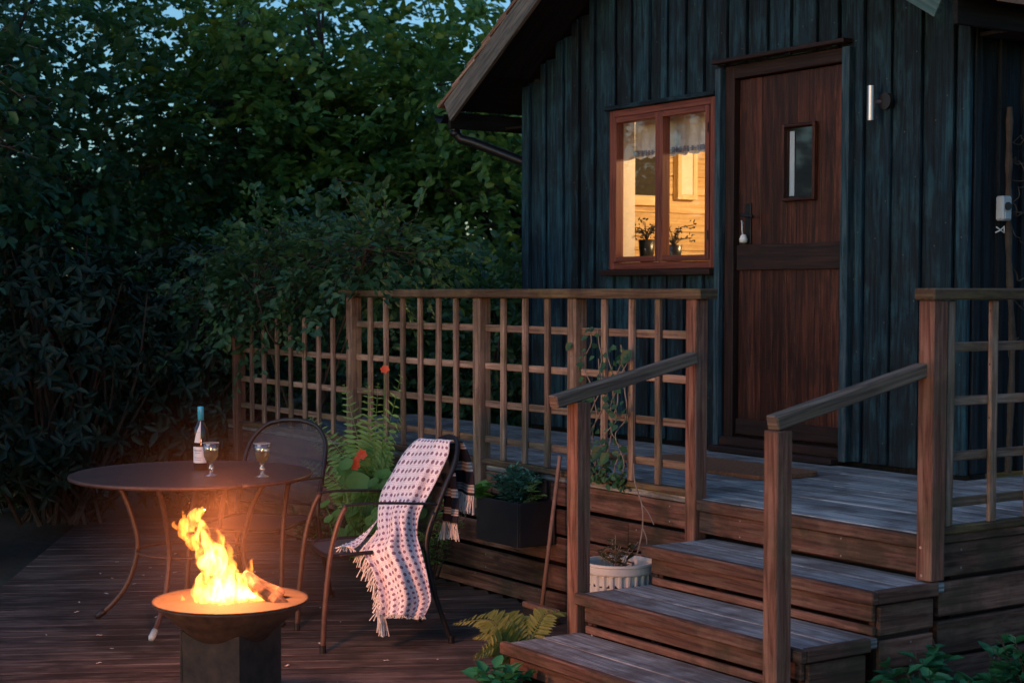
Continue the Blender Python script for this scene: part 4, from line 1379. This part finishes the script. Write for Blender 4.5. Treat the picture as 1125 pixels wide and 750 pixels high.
em.build('embers', 'ember', fire)
for (dz, e, rad) in ((.68, 13, .06), (.80, 16, .05)):
    ld = bpy.data.lights.new('fire_light', 'POINT'); ld.energy = e; ld.color = (1.0, .33, .11); ld.shadow_soft_size = rad
    lo = bpy.data.objects.new('fire_light', ld); COL.objects.link(lo); lo.parent = fire
    lo.location = (-.03, -.02, dz - .34)

# thin haze volume added to imitate the lens bloom round the fire
def bloom_haze_mat():
    m, nt, out = new_mat('bloom_haze_volume')
    v = nt.nodes.new('ShaderNodeVolumePrincipled')
    v.inputs['Color'].default_value = (.9, .60, .50, 1)
    tc = nt.nodes.new('ShaderNodeTexCoord')
    mp = nt.nodes.new('ShaderNodeMapping'); mp.inputs['Scale'].default_value = (1.35, 1.35, 1.35)
    gr = nd(nt, 'ShaderNodeTexGradient', gradient_type='SPHERICAL')
    nt.links.new(tc.outputs['Object'], mp.inputs['Vector']); nt.links.new(mp.outputs[0], gr.inputs['Vector'])
    nt.links.new(mth(nt, 'MULTIPLY', mth(nt, 'POWER', gr.outputs['Fac'], 1.6), .065), v.inputs['Density'])
    v.inputs['Anisotropy'].default_value = .2
    nt.links.new(v.outputs[0], out.inputs['Volume'])
    return m
q = MB()
prof = [(.76 * math.sin(a), -.76 * math.cos(a)) for a in np.linspace(.02, PI - .02, 18)]
prof = [(r, max(z, -.55)) for r, z in prof]
q.lathe(prof, (FP[0] - .03, FP[1], .58), 40)
bloom_obj = q.build('bloom_haze', bloom_haze_mat(), smooth=True, origin=(FP[0] - .03, FP[1], .58))
bloom_obj['kind'] = 'stuff'; bloom_obj['label'] = 'thin warm haze added around the fire to imitate lens bloom'; bloom_obj['category'] = 'bloom_haze'

# ------------------------------------------------------------------ PLANTERS, BROOM, POTS
pb = thing('planter_box', 'dark square-cornered planter box hung on the veranda skirt', 'planter', (-1.255, -.135, .33))
q = MB()
x0, x1, y0, y1, z0, z1 = -1.445, -1.065, -.262, -.032, .335, .555
tk = .012
q.box(x0, x1, y0, y0 + tk, z0, z1, .004); q.box(x0, x1, y1 - tk, y1, z0, z1, .004); q.box(x0, x0 + tk, y0 + tk, y1 - tk, z0, z1, .004); q.box(x1 - tk, x1, y0 + tk, y1 - tk, z0, z1, .004); q.box(x0 + tk, x1 - tk, y0 + tk, y1 - tk, z0, z0 + .012, .002)
q.build('shell', 'planter', pb)
q = MB(); q.box(x0 + tk + .001, x1 - tk - .001, y0 + tk + .001, y1 - tk - .001, z1 - .05, z1 - .025, .004); q.build('soil', 'soil', pb)
for x in (x0 + .07, x1 - .07):
    q = MB(); q.box(x - .012, x + .012, y1 + .001, y1 + .006, z0 - .02, DZ - .03, .001); q.box(x - .012, x + .012, y0 + .02, y1 + .002, z0 - .008, z0 - .001, .001)
    q.build('bracket', 'iron_dark', pb)

def bushy(name, label, cat, c, spread, height, stems, per, leaf, ll, mat, sd, width=.3, stem_mat='bark', group=None):
    rng = np.random.default_rng(sd)
    p = thing(name, label, cat, c, 0, group)
    q = MB(); P, D, N = [], [], []
    for i in range(stems):
        a = rng.uniform(0, 2 * PI); rr = spread * math.sqrt(rng.uniform(0, 1)); h = height * rng.uniform(.55, 1.0)
        e = np.array([c[0] + rr * math.cos(a), c[1] + rr * math.sin(a), c[2] + h * (1 - .3 * (rr / spread) ** 2)])
        s = np.array([c[0] + .25 * rr * math.cos(a), c[1] + .25 * rr * math.sin(a), c[2] - .01])
        mid = (s + e) / 2 + np.array([rng.uniform(-.01, .01), rng.uniform(-.01, .01), .01])
        pts = cubic([s, mid, e], 8)
        q.tube(pts, [.003 * (1 - .5 * k / 7) for k in range(8)], 5)
        for k in range(per):
            t = rng.uniform(.3, 1.0)
            pt = pts[int(t * 7)] + rng.normal(0, .004, 3)
            b3 = rng.uniform(0, 2 * PI)
            P.append(pt); D.append((math.cos(b3), math.sin(b3), rng.uniform(-.1, .9))); N.append((rng.uniform(-.4, .4), rng.uniform(-.4, .4), 1))
    q.build('stem', stem_mat, p)
    leaves_obj('leaves', P, D, N, ll * rng.uniform(.6, 1.2, len(P)), width, mat, p)
    return p
bushy('lavender_plant', 'bushy grey green plant growing in the dark planter box', 'plant', (-1.255, -.147, .52), .145, .21, 60, 28, 1, .055, 'leaf_sage', 21, .24)
bushy('variegated_plant', 'pale yellow green leafed plant at the broom end of the planter box', 'plant', (-1.12, -.16, .52), .05, .17, 6, 5, 1, .06, 'leaf_var', 22, .6)
bushy('leafy_sprig', 'bright green broad leaf hanging over the planter edge nearest the throw', 'plant', (-1.43, -.20, .525), .05, .10, 4, 3, 1, .09, 'leaf_nast', 23, .8)

br = thing('broom', 'long handled wooden broom leaning on the veranda skirt by the planter', 'broom', (-.965, -.22, 0))
q = MB(); q.tube([(-.90, -.235, .045), (-.935, -.155, .42), (-.965, -.085, .74), (-.97, -.075, .79)], .0105, 10); q.build('handle', 'straw', br, smooth=True)
q = MB(); q.obox((-.90, -.237, .060), ((1, -.06, 0), (.06, 1, 0), (0, 0, 1)), (.145, .022, .014), .005); q.build('head', 'straw', br)
q = MB(); q.obox((-.90, -.237, .024), ((1, -.06, 0), (.06, 1, 0), (0, 0, 1)), (.140, .020, .0215), .004); q.build('bristles', 'bristle', br)

wp = thing('flower_pot', 'white ribbed round flower pot between the steps and the veranda skirt', 'flower pot', (-.165, -.325, 0))
n = 96
q = MB()
def ribbed(prof, amp):
    V = []
    rows_ = []
    for (r, z), am in zip(prof, amp):
        rows_.append([(-.165 + (r + am * (1 if (k // 2) % 2 else -1)) * math.cos(2 * PI * k / n), -.325 + (r + am * (1 if (k // 2) % 2 else -1)) * math.sin(2 * PI * k / n), z) for k in range(n + 1)])
    return rows_
q.sheet(ribbed([(.11, .003), (.115, .012), (.147, .350), (.150, .354), (.158, .356), (.160, .362), (.160, .388), (.163, .392), (.162, .402), (.150, .402), (.146, .39), (.140, .30)], [.0, .0045, .0045, 0, 0, 0, 0, 0, 0, 0, 0, 0]))
q.lathe([(0, .004), (.11, .004)], (-.165, -.325, 0), 48)
q.build('pot', 'white_pot', wp)
q = MB(); q.lathe([(0, .33), (.141, .325), (.141, .30)], (-.165, -.325, 0), 32); q.build('soil', 'soil', wp)
bushy('pot_plant', 'straggly half dry plant growing out of the white ribbed pot', 'plant', (-.21, -.315, .33), .11, .22, 12, 7, 1, .045, 'leaf_dry', 31, .5, 'twig')
sv = thing('dry_stem', 'dry pale stem trailing from the trellis down to the white pot', 'stem', (-.16, -.10, .72))
q = MB()
q.tube(cubic([(-.40, -.06, .80), (-.36, -.085, .72), (-.30, -.09, .62), (-.27, -.11, .52), (-.24, -.16, .42), (-.22, -.22, .34)], 16), .0035, 5)
q.tube(cubic([(-.30, -.09, .62), (-.22, -.12, .60), (-.15, -.14, .55)], 8), .0025, 5)
q.tube(cubic([(-.27, -.11, .52), (-.20, -.14, .47), (-.17, -.18, .41)], 8), .0025, 5)
q.build('stalk', 'twig', sv)

# ferns
def frond(P, D, N, Ln, base, tip, sag, width, rng, mb):
    base, tip = np.array(base, float), np.array(tip, float)
    midp = (base + tip) / 2 + np.array([0, 0, sag])
    pts = cubic([base, base + (midp - base) * .55 + np.array([0, 0, sag * .25]), midp, tip], 34)
    mb.tube(pts, np.linspace(.0035, .0012, 34), 4)
    T = unit(np.gradient(pts, axis=0))
    side0 = unit(np.cross(T[12], unit(np.array([.45, -.60, .62]) + rng.normal(0, .12, 3))))
    npn = 25
    for i in range(npn):
        t = i / (npn - 1)
        k = 4 + t * 29
        j = min(int(k), 32); pt = pts[j] + (pts[j + 1] - pts[j]) * (k - j)
        L_ = width * (math.sin(PI * min(1, (t * .80 + .17))) ** .8) * (1 - .45 * t)
        nrm = np.cross(side0, T[j])
        for s in (-1, 1):
            d = unit(side0 * s + T[j] * .40 + np.array([0, 0, -.08]) + rng.normal(0, .05, 3))
            P.append(pt); D.append(d); N.append(nrm * (1 if nrm[2] > 0 else -1) + rng.normal(0, .18, 3)); Ln.append(L_ * rng.uniform(.92, 1.06))
def fern(name, label, base, tips, sag, width, mat, sd):
    rng = np.random.default_rng(sd)
    f = thing(name, label, 'fern', base)
    q = MB(); P, D, N, Ln = [], [], [], []
    for tp in tips:
        frond(P, D, N, Ln, base, tp, sag * rng.uniform(.7, 1.3), width * rng.uniform(.85, 1.15), rng, q)
    q.build('stalks', mat, f)
    leaves_obj('fronds', P, D, N, np.array(Ln), .24, mat, f, fold=.12)
    return f
fern('fern', 'tall green fern in front of the trellis fence behind the chairs', (-2.62, -.22, .22),
     [(-3.12, -.36, .86), (-3.02, -.40, .72), (-2.80, -.30, 1.06), (-2.55, -.28, 1.08), (-2.36, -.32, 1.09), (-2.20, -.26, 1.16), (-2.05, -.35, .92), (-2.20, -.45, .70), (-2.95, -.5, .62), (-2.5, -.5, .80)], .10, .125, 'leaf_fern', 41)
fern('fern', 'yellowing fern lying against the lowest step', (-.05, -.93, .04),
     [(-.32, -1.10, .180), (-.24, -.97, .210), (-.10, -.76, .215), (-.0, -.70, .235), (-.19, -1.08, .14), (-.08, -1.15, .09), (.0, -1.2, .10)], .085, .098, 'leaf_yfern', 42)

# nasturtiums
nt_ = thing('nasturtium', 'nasturtium with round green leaves and orange flowers below the tall fern', 'plant', (-2.40, -.33, .0))
rng = np.random.default_rng(51)
q = MB(); LB = MB(); OP = ([], [], [], [])
def round_leaf(mb, c, nrm, r):
    nrm = unit(np.array(nrm)); a = unit(np.cross(nrm, (0.3, .2, 1))); b3 = np.cross(nrm, a)
    rows_ = []
    for rr in (0.001, .5, 1.0):
        rows_.append([np.array(c) + r * rr * (1 + .06 * math.sin(5 * th)) * (a * math.cos(th) + b3 * math.sin(th)) + nrm * r * (.16 * rr * rr + .05 * rr * math.sin(7 * th)) for th in np.linspace(0, 2 * PI, 15)])
    mb.sheet(rows_)
for i in range(64):
    cx_ = rng.uniform(-2.85, -2.02); cy_ = rng.uniform(-.48, -.16); cz_ = rng.uniform(.16, .66) * (1 - .4 * abs(cx_ + 2.42)) 
    if i < 4: cx_, cy_, cz_ = ((-2.47, -.42, .56), (-2.38, -.44, .54), (-2.50, -.42, .37), (-2.72, -.40, .31))[i]
    r = rng.uniform(.03, .05) if i > 3 else (.075, .068, .05, .055)[i]
    round_leaf(LB, (cx_, cy_, cz_), (rng.uniform(-.1, .7), rng.uniform(-.9, -.2), rng.uniform(.5, 1.1)), r)
    q.tube(cubic([(-2.42 + rng.uniform(-.2, .2), -.28, .03), ((cx_ - 2.42) / 2, cy_ - .02, cz_ * .6), (cx_, cy_, cz_ - .002)], 8), .0025, 4)
q.build('stem', 'leaf_nast', nt_)
LB.build('leaves', 'leaf_nast', nt_, smooth=True)
def flower(c, r, nrm):
    P, D, N = [], [], []
    nrm = unit(np.array(nrm)); a = unit(np.cross(nrm, (0, 0.2, 1))); b3 = np.cross(nrm, a)
    for k in range(6):
        th = 2 * PI * k / 6
        P.append(np.array(c) + r * .05 * nrm); D.append(a * math.cos(th) + b3 * math.sin(th) + nrm * .35); N.append(nrm)
    return P, D, N
for c, r, nn in (((-2.40, -.40, .695), .036, (.7, -.7, .3)), ((-2.44, -.42, .635), .034, (.6, -.6, .1)), ((-2.175, -.38, 1.175), .030, (.7, -.6, .5)), ((-2.455, -.40, .66), .03, (.4, -.9, .3))):
    P, D, N = flower(c, r, nn)
    leaves_obj('flower', P, D, N, r * .95, .95, 'orange', nt_, fold=.1)
q = MB(); q.tube(cubic([(-2.40, -.30, .3), (-2.28, -.34, .75), (-2.185, -.37, 1.165)], 12), .0025, 5); q.tube([(-2.40, -.34, .5), (-2.40, -.39, .68)], .0025, 5); q.build('flower_stem', 'leaf_nast', nt_)
bushy('border_plant', 'low leafy plant between the nasturtium and the throw', 'plant', (-1.98, -.24, .05), .24, .62, 34, 16, 1, .045, 'leaf_fern', 61, .35)
bushy('border_plant', 'dark leafy plant at the foot of the veranda behind the table', 'plant', (-3.2, -.22, .02), .26, .42, 30, 16, 1, .05, 'leaf_dark', 62, .45)
bushy('green_weed', 'bright green leafy weed in front of the lowest step', 'plant', (.24, -1.25, .0), .11, .15, 13, 8, 1, .075, 'leaf_bright', 63, .62)
bushy('nettle_clump', 'dark green nettles growing beside the end of the wooden steps', 'plant', (1.62, -.22, .0), .24, .36, 34, 13, 1, .08, 'leaf_nettle', 64, .55)
bushy('nettle_clump', 'tall nettles against the veranda side below the short trellis fence', 'plant', (1.80, .10, .0), .24, .44, 34, 13, 1, .08, 'leaf_nettle', 65, .55)

# climber in the right bay of the trellis
cl = thing('climbing_plant', 'thin climbing plant twined in the trellis bay nearest the steps', 'climber', (-.55, -.03, DZ))
rng = np.random.default_rng(71)
q = MB(); P, D, N, Ln = [], [], [], []
for k in range(7):
    x = -.70 + rng.uniform(-.1, .25); pts = [(x, -.07, DZ + .03)]
    z = DZ + .04
    while z < rng.uniform(1.15, 1.5):
        z += .07; x += rng.uniform(-.05, .055); pts.append((min(-.2, max(-.86, x)), rng.uniform(-.085, -.055), z))
    pp = cubic(pts, len(pts) * 3); q.tube(pp, .003, 5)
    for p in pp[::2]:
        for _ in range(2):
            if rng.uniform() < .62:
                P.append(p + rng.normal(0, .015, 3)); D.append((rng.uniform(-1, 1), rng.uniform(-1, .1), rng.uniform(-.9, .3))); N.append((rng.uniform(-.2, .6), -1, rng.uniform(.1, .7))); Ln.append(rng.uniform(.022, .05))
for k in range(140):
    P.append(np.array([rng.uniform(-.85, -.45), rng.uniform(-.09, -.05), DZ + abs(rng.normal(.04, .05))])); D.append(rng.normal(0, 1, 3)); N.append((0, -1, .6)); Ln.append(rng.uniform(.02, .04))
for p, l in (((-.40, -.075, 1.33), .085), ((-.62, -.08, .86), .08), ((-.56, -.08, .84), .075), ((-.88, -.07, 1.35), .05)):
    P.append(p); D.append((-.5, -.4, -.8)); N.append((.4, -1, .3)); Ln.append(l)
q.build('stem', 'twig', cl)
leaves_obj('leaves', P, D, N, np.array(Ln), .75, 'leaf_blue', cl)
# bare creeper on the side wall
cv = thing('creeper', 'bare brown creeper stems on the dark side wall beside the key safe', 'climber', (XR + .04, 1.80, DZ))
q = MB()
q.tube(cubic([(XR + .045, 1.79, .70), (XR + .05, 1.80, 1.3), (XR + .045, 1.77, 1.8), (XR + .05, 1.755, 2.15), (XR + .045, 1.76, 2.5)], 30), [.016 + .003 * math.sin(k * 1.7) for k in range(30)], 8)
for k in range(14):
    z = rng.uniform(1.2, 2.4); y = 1.78
    pts = [(XR + .05, y, z)]
    for s in range(5):
        y += rng.uniform(-.02, .07); z += rng.uniform(-.06, .05); pts.append((XR + .05 + rng.uniform(-.01, .03), y, z))
    q.tube(cubic(pts, 14), .0028, 5)
q.build('stems', 'bark', cv)

# fallen petals and leaves on the lower deck
rng = np.random.default_rng(81)
first = None
spots = [(-2.95, -1.52), (-2.75, -1.75), (-2.6, -1.95), (-3.4, -1.25), (-3.1, -1.3), (-1.75, -2.15), (-1.9, -2.35), (-1.45, -2.2), (-1.2, -2.35), (-1.3, -.55), (-.85, -.35), (-.62, -.55), (-1.6, -.75), (-1.25, -1.5), (-2.35, -2.05), (-.55, -1.3), (-.7, -1.7), (-.45, -1.1)]
for i in range(44):
    if i < len(spots): x, y = spots[i]
    else:
        x, y = rng.uniform(-3.9, -.4), rng.uniform(-2.3, -.25)
        if (x, y) @ bu < U0 + .1 or (abs(x - FP[0]) < .3 and abs(y - FP[1]) < .3): continue
    s = rng.uniform(.4, 1.0)
    if first is None:
        q = MB(); G = []
        for v in np.linspace(-1, 1, 5):
            G.append([(.014 * v, .007 * u * (1 - v * v * .8), .0032 + .003 * u * u + .002 * math.sin(3 * v)) for u in (-1, -.4, .4, 1)])
        q.sheet(G)
        first = q.build('fallen_leaf', 'petal')
        first.modifiers.new('thick', 'SOLIDIFY').thickness = .0008
        o = first
    else:
        o = first.copy(); COL.objects.link(o)
    o.location = (x, y, 0.0); o.rotation_euler = (0, 0, rng.uniform(0, 6.28)); o.scale = (s, s, s)
    tag(o, 'small pale fallen leaf lying on the brown patio boards', 'leaf', 'fallen leaves on the patio')

# ------------------------------------------------------------------ TREES AND SHRUBS
def sprays(P, D, N, Ln, p, d, length, nl, leaf, rng):
    """one leafy twig: leaves alternate in a rough plane along it"""
    d = unit(d)
    s = unit(np.cross(d, (0, 0, 1)) + rng.normal(0, .25, 3))
    nrm = unit(np.cross(s, d) + rng.normal(0, .25, 3))
    if nrm[2] < 0: nrm = -nrm
    for k in range(nl):
        t = (k + .6) / nl
        pos = p + d * length * t + np.array([0, 0, -.18 * length * t * t])
        sg = 1 if k % 2 else -1
        P.append(pos + rng.normal(0, .012, 3)); D.append(s * sg * .8 + d * .75 + rng.normal(0, .28, 3)); N.append(nrm + rng.normal(0, .38, 3)); Ln.append(leaf * rng.choice((.5, .75, 1.0, 1.0, 1.15, 1.35)) * rng.uniform(.85, 1.1))

def tree(name, label, cat, base, height, tr_r, blobs, nspray, nl, leaf, mat, sd, group='trees behind the patio', width=.66, lean=(0, 0), first_branch=.25, spray_len=.42, shell=.45):
    """blobs: list of (centre, radii, share) that the limbs reach into"""
    rng = np.random.default_rng(sd)
    base = np.array(base, float)
    t = thing(name, label, cat, tuple(base), 0, group)
    q = MB(); tw = q
    top = base + np.array([lean[0], lean[1], height])
    tp = cubic([base - np.array([0, 0, .08])] + [base + (top - base) * f + np.array([rng.normal(0, .10), rng.normal(0, .10), 0]) for f in (.25, .5, .75, 1.0)], 22)
    q.tube(tp, np.linspace(tr_r, tr_r * .22, 22) * (1 + .35 * np.exp(-np.linspace(0, 12, 22))), 9)
    P, D, N, Ln = [], [], [], []
    for (c, rad, share) in blobs:
        c = np.array(c, float); rad = np.array(rad, float)
        n = int(nspray * share)
        nlimb = max(3, n // 36)
        ends = []
        for i in range(nlimb):
            u = unit(rng.normal(0, 1, 3)); rr = rng.uniform(.35, .95) ** .7
            e = c + u * rad * rr
            f = rng.uniform(first_branch, .95)
            j = min(range(22), key=lambda k: abs(tp[k][2] - min(e[2] - .2 * rng.uniform(.5, 2), base[2] + height * f)))
            s = tp[j]
            m1 = s + (e - s) * .5 + np.array([0, 0, rng.uniform(.05, .35)]) + rng.normal(0, .12, 3)
            pts = cubic([s, m1, e], 9)
            r0 = min(tr_r * .45, .045)
            q.tube(pts, np.linspace(r0 * (1 - .6 * j / 22), .006, 9), 6)
            ends.append(pts)
        for i in range(n):
            u = unit(rng.normal(0, 1, 3)); rr = shell + (1 - shell) * rng.uniform(0, 1) ** .6
            pts = ends[i % nlimb]
            if i % 3 == 0:
                p = pts[rng.integers(4, 9)] + rng.normal(0, .18, 3)
            else:
                p = c + u * rad * rr * (1 + .18 * math.sin(7 * u[0] + sd) * math.sin(6 * u[2] + 2 * sd))
            if p[2] < .15: continue
            out = unit((p - c) / rad) * .8 + rng.normal(0, .5, 3) + np.array([0, 0, -.1])
            if i % 4 == 0:
                j = pts[rng.integers(5, 9)]
                if np.linalg.norm(j - p) < 1.1:
                    tw.tube([j, (j + p) / 2 + rng.normal(0, .04, 3), p, p + unit(out) * spray_len * .8], [.006, .0045, .003, .0015], 3, cap=False)
            sprays(P, D, N, Ln, p, out, spray_len * rng.uniform(.6, 1.25), nl, leaf, rng)
    q.build('trunk', 'bark', t, smooth=True)
    leaves_obj('crown', P, D, N, np.array(Ln), width, mat, t)
    return t

def rosette_shrub(name, label, base, blobs, n, leaf, mat, sd, group='rhododendrons beside the patio'):
    rng = np.random.default_rng(sd)
    base = np.array(base, float)
    t = thing(name, label, 'shrub', tuple(base), 0, group)
    q = MB(); P, D, N, Ln = [], [], [], []
    for (c, rad, share) in blobs:
        c = np.array(c, float); rad = np.array(rad, float)
        for i in range(int(n * share)):
            u = unit(rng.normal(0, 1, 3))
            rr = .55 + .45 * rng.uniform(0, 1) ** .5
            p = c + u * rad * rr * (1 + .12 * math.sin(5 * u[0] + sd) * math.sin(4 * u[1] + 1.5 * u[2] + sd))
            if p[2] < .06: continue
            ax = unit(u / rad * rad.min() + np.array([0, 0, .55]) + rng.normal(0, .3, 3))
            if i % 9 == 0:
                b0 = base + np.array([rng.normal(0, .12), rng.normal(0, .12), 0])
                q.tube(cubic([b0, (b0 * .45 + p * .55) + np.array([0, 0, .1]) + rng.normal(0, .08, 3), p], 8), np.linspace(.018, .004, 8), 5)
            a = unit(np.cross(ax, rng.normal(0, 1, 3))); b3 = np.cross(ax, a)
            m_ = rng.integers(5, 9)
            el = rng.uniform(-.35, .55); rs = rng.choice((.6, .8, 1.0, 1.15))
            for k in range(m_):
                th = 2 * PI * k / m_ + rng.normal(0, .38)
                d = a * math.cos(th) + b3 * math.sin(th)
                P.append(p); D.append(d + ax * (el + rng.normal(0, .38))); N.append(ax - d * .3); Ln.append(leaf * rs * rng.uniform(.7, 1.15))
    q.build('branches', 'bark', t)
    leaves_obj('foliage', P, D, N, np.array(Ln), .40, mat, t, fold=.14, droop=.28)
    return t

# rhododendrons along the left edge and end of the patio
rosette_shrub('rhododendron', 'large dark rhododendron with long leaves at the patio end, beyond the bottle', (-5.6, -1.0, 0), [((-5.55, -1.1, 1.05), (.75, .85, 1.0), 1)], 837, .098, 'leaf_rhodo', 101)
rosette_shrub('rhododendron', 'dark rhododendron between the table and the end of the trellis fence', (-5.75, -.05, 0), [((-5.7, -.05, 1.0), (.70, .75, 1.05), 1)], 756, .098, 'leaf_rhodo', 102)
rosette_shrub('rhododendron', 'nearest dark rhododendron, beside the bare board ends of the patio', (-4.75, -2.35, 0), [((-4.75, -2.45, .95), (.80, .75, .95), 1)], 756, .098, 'leaf_rhodo', 103)
rosette_shrub('rhododendron', 'blue green topped rhododendron standing taller behind the others', (-6.7, -1.1, 0), [((-6.6, -1.1, 1.35), (.9, 1.1, .85), 1)], 702, .098, 'leaf_rhodo', 104)

# trees
tree('beech_tree', 'broad green and yellow leafed tree rising directly behind the trellis fence', 'tree', (-7.9, 2.2, 0), 3.9, .11,
     [((-7.7, 2.1, 2.45), (1.25, 1.25, .75), .36), ((-7.9, 1.5, 3.05), (1.2, 1.2, .55), .20), ((-7.4, 2.9, 3.05), (1.0, 1.0, .7), .20), ((-8.0, 1.9, 4.2), (1.7, 1.8, 1.0), .29), ((-7.2, 2.1, 1.6), (.9, 1.1, .55), .14)], 1600, 13, .092, 'leaf_beech', 201)
tree('beech_tree', 'dark thin twigged tree at the far left above the rhododendrons', 'tree', (-7.9, -.9, 0), 4.0, .10,
     [((-7.4, -.7, 2.75), (1.0, 1.2, .75), .35), ((-7.6, -.9, 3.95), (1.2, 1.4, .85), .44), ((-7.9, .3, 2.75), (1.0, 1.0, .6), .26)], 950, 12, .085, 'leaf_dark', 202)
tree('hazel_tree', 'green leafed tree close behind the corner of the cabin', 'tree', (-6.9, 3.6, 0), 4.6, .09,
     [((-6.3, 3.3, 2.2), (.95, .95, .85), .45), ((-6.7, 3.0, 3.2), (.9, .9, .7), .30), ((-6.0, 3.4, 1.15), (.8, .8, .6), .25)], 900, 12, .088, 'leaf_beech', 203)
tree('hazel_tree', 'dark tree with thin crown against the sky, farther back between the others', 'tree', (-10.6, 2.6, 0), 4.2, .11,
     [((-10.4, 2.6, 2.3), (1.6, 1.7, 1.0), .5), ((-10.5, 2.0, 4.4), (1.9, 2.2, 1.25), .25), ((-10.4, 3.8, 3.9), (1.5, 1.5, .9), .20)], 800, 11, .10, 'leaf_dark', 204)
tree('hazel_tree', 'dark tree behind the roof edge of the cabin', 'tree', (-10.2, 5.6, 0), 4.2, .11,
     [((-10.0, 5.2, 2.5), (1.5, 1.6, 1.1), .5), ((-9.9, 5.0, 4.6), (1.7, 1.7, 1.1), .45)], 800, 11, .10, 'leaf_beech', 205)
tree('hazel_tree', 'dark tree with its crown at the top left corner, leaning over the patio', 'tree', (-6.4, -3.3, 0), 5.2, .10,
     [((-5.7, -2.2, 3.0), (1.1, 1.1, .75), .4), ((-5.6, -2.2, 2.25), (.9, .9, .5), .25), ((-6.2, -2.6, 4.1), (1.3, 1.3, .7), .35)], 800, 12, .085, 'leaf_dark', 206, lean=(.5, .6))
tree('hazel_tree', 'far dark tree at the left behind the thin twigged one', 'tree', (-11.0, -.6, 0), 4.4, .11,
     [((-10.8, -.6, 2.7), (1.6, 1.7, 1.1), .5), ((-10.8, -1.1, 4.5), (1.7, 1.9, 1.0), .55)], 700, 11, .10, 'leaf_dark', 207)

tree('hazel_tree', 'dark unseen tree added beside the cabin to shade its side wall', 'tree', (3.6, 4.6, 0), 4.6, .10,  # off-frame tree, added to keep sky light off the side wall
     [((3.2, 4.2, 2.4), (1.1, 1.3, 1.0), .55), ((3.0, 4.0, 3.8), (1.2, 1.3, .8), .45)], 420, 12, .10, 'leaf_dark', 221)

# climber over the left part of the trellis and laurel behind it
tree('climbing_shrub', 'blue green climbing shrub tumbling over the far end of the long trellis fence', 'shrub', (-4.3, .35, 0), 1.7, .03,
     [((-4.40, .08, 1.72), (.80, .36, .30), .42), ((-3.30, .10, 1.84), (.90, .34, .20), .38), ((-5.0, .02, 1.50), (.4, .28, .28), .20)], 640, 11, .058, 'leaf_blue', 208, group='shrubs around the trellis', width=.6, spray_len=.26, shell=.2)
tree('laurel_shrub', 'dark green shrub growing behind the trellis fence and the cabin corner', 'shrub', (-5.6, 2.2, 0), 1.8, .04,
     [((-5.5, 2.2, 1.15), (.8, .9, .75), .6), ((-5.9, 1.4, 1.2), (.8, .8, .7), .4)], 420, 12, .075, 'leaf_dark', 209, group='shrubs around the trellis', spray_len=.32)
tree('laurel_shrub', 'green shrub close behind the middle bays of the trellis fence, by the cabin corner', 'shrub', (-4.8, 1.9, .0), 1.7, .04,
     [((-4.55, 1.95, 1.25), (.50, .40, .6), 1)], 150, 12, .075, 'leaf_blue', 210, group='shrubs around the trellis', spray_len=.28)

# bare twigs over the top left
tb_ = thing('bare_branch', 'bare pale twigs sticking out of the dark leaves at the top left', 'branch', (-6.0, -2.3, 3.0))
q = MB()
for k in range(26):
    p = np.array([-5.9 + rng.uniform(-.3, .3), -2.0 + rng.uniform(-.5, .4), 2.95 + rng.uniform(-.35, .35)])
    d = np.array([.30, .75, rng.uniform(-.25, .45)]) * rng.uniform(.7, 1.3)
    pts = [p]
    for s in range(4):
        d = d + rng.normal(0, .22, 3) + np.array([0, 0, -.08]); pts.append(pts[-1] + unit(d) * .2)
    q.tube(cubic(pts, 12), np.linspace(.006, .0025, 12), 4)
    q.tube(cubic([pts[2], pts[2] + unit(d + rng.normal(0, .6, 3)) * .18, pts[2] + unit(d + rng.normal(0, .6, 3)) * .3], 6), np.linspace(.004, .002, 6), 4)
q.build('twigs', 'twig', tb_)

# the wood behind, one mass
rng = np.random.default_rng(301)
n = 30000
ang = rng.uniform(math.radians(95), math.radians(235), n)
rad = rng.uniform(13.5, 19.5, n)
zt = 2.5 + .5 * np.sin(ang * 9) + .3 * np.sin(ang * 23 + 1)
P = np.stack([rad * np.cos(ang), rad * np.sin(ang) + 1.0, rng.uniform(0, 1, n) ** .85 * zt], 1)
far = leaves_obj('woodland', P, rdir(n, rng), rdir(n, rng) + np.array([0, 0, .8]), rng.uniform(.18, .36, n), .7, 'leaf_dark')
far['kind'] = 'stuff'
far['label'] = 'dark mass of woodland behind the trees'
far['category'] = 'woodland'
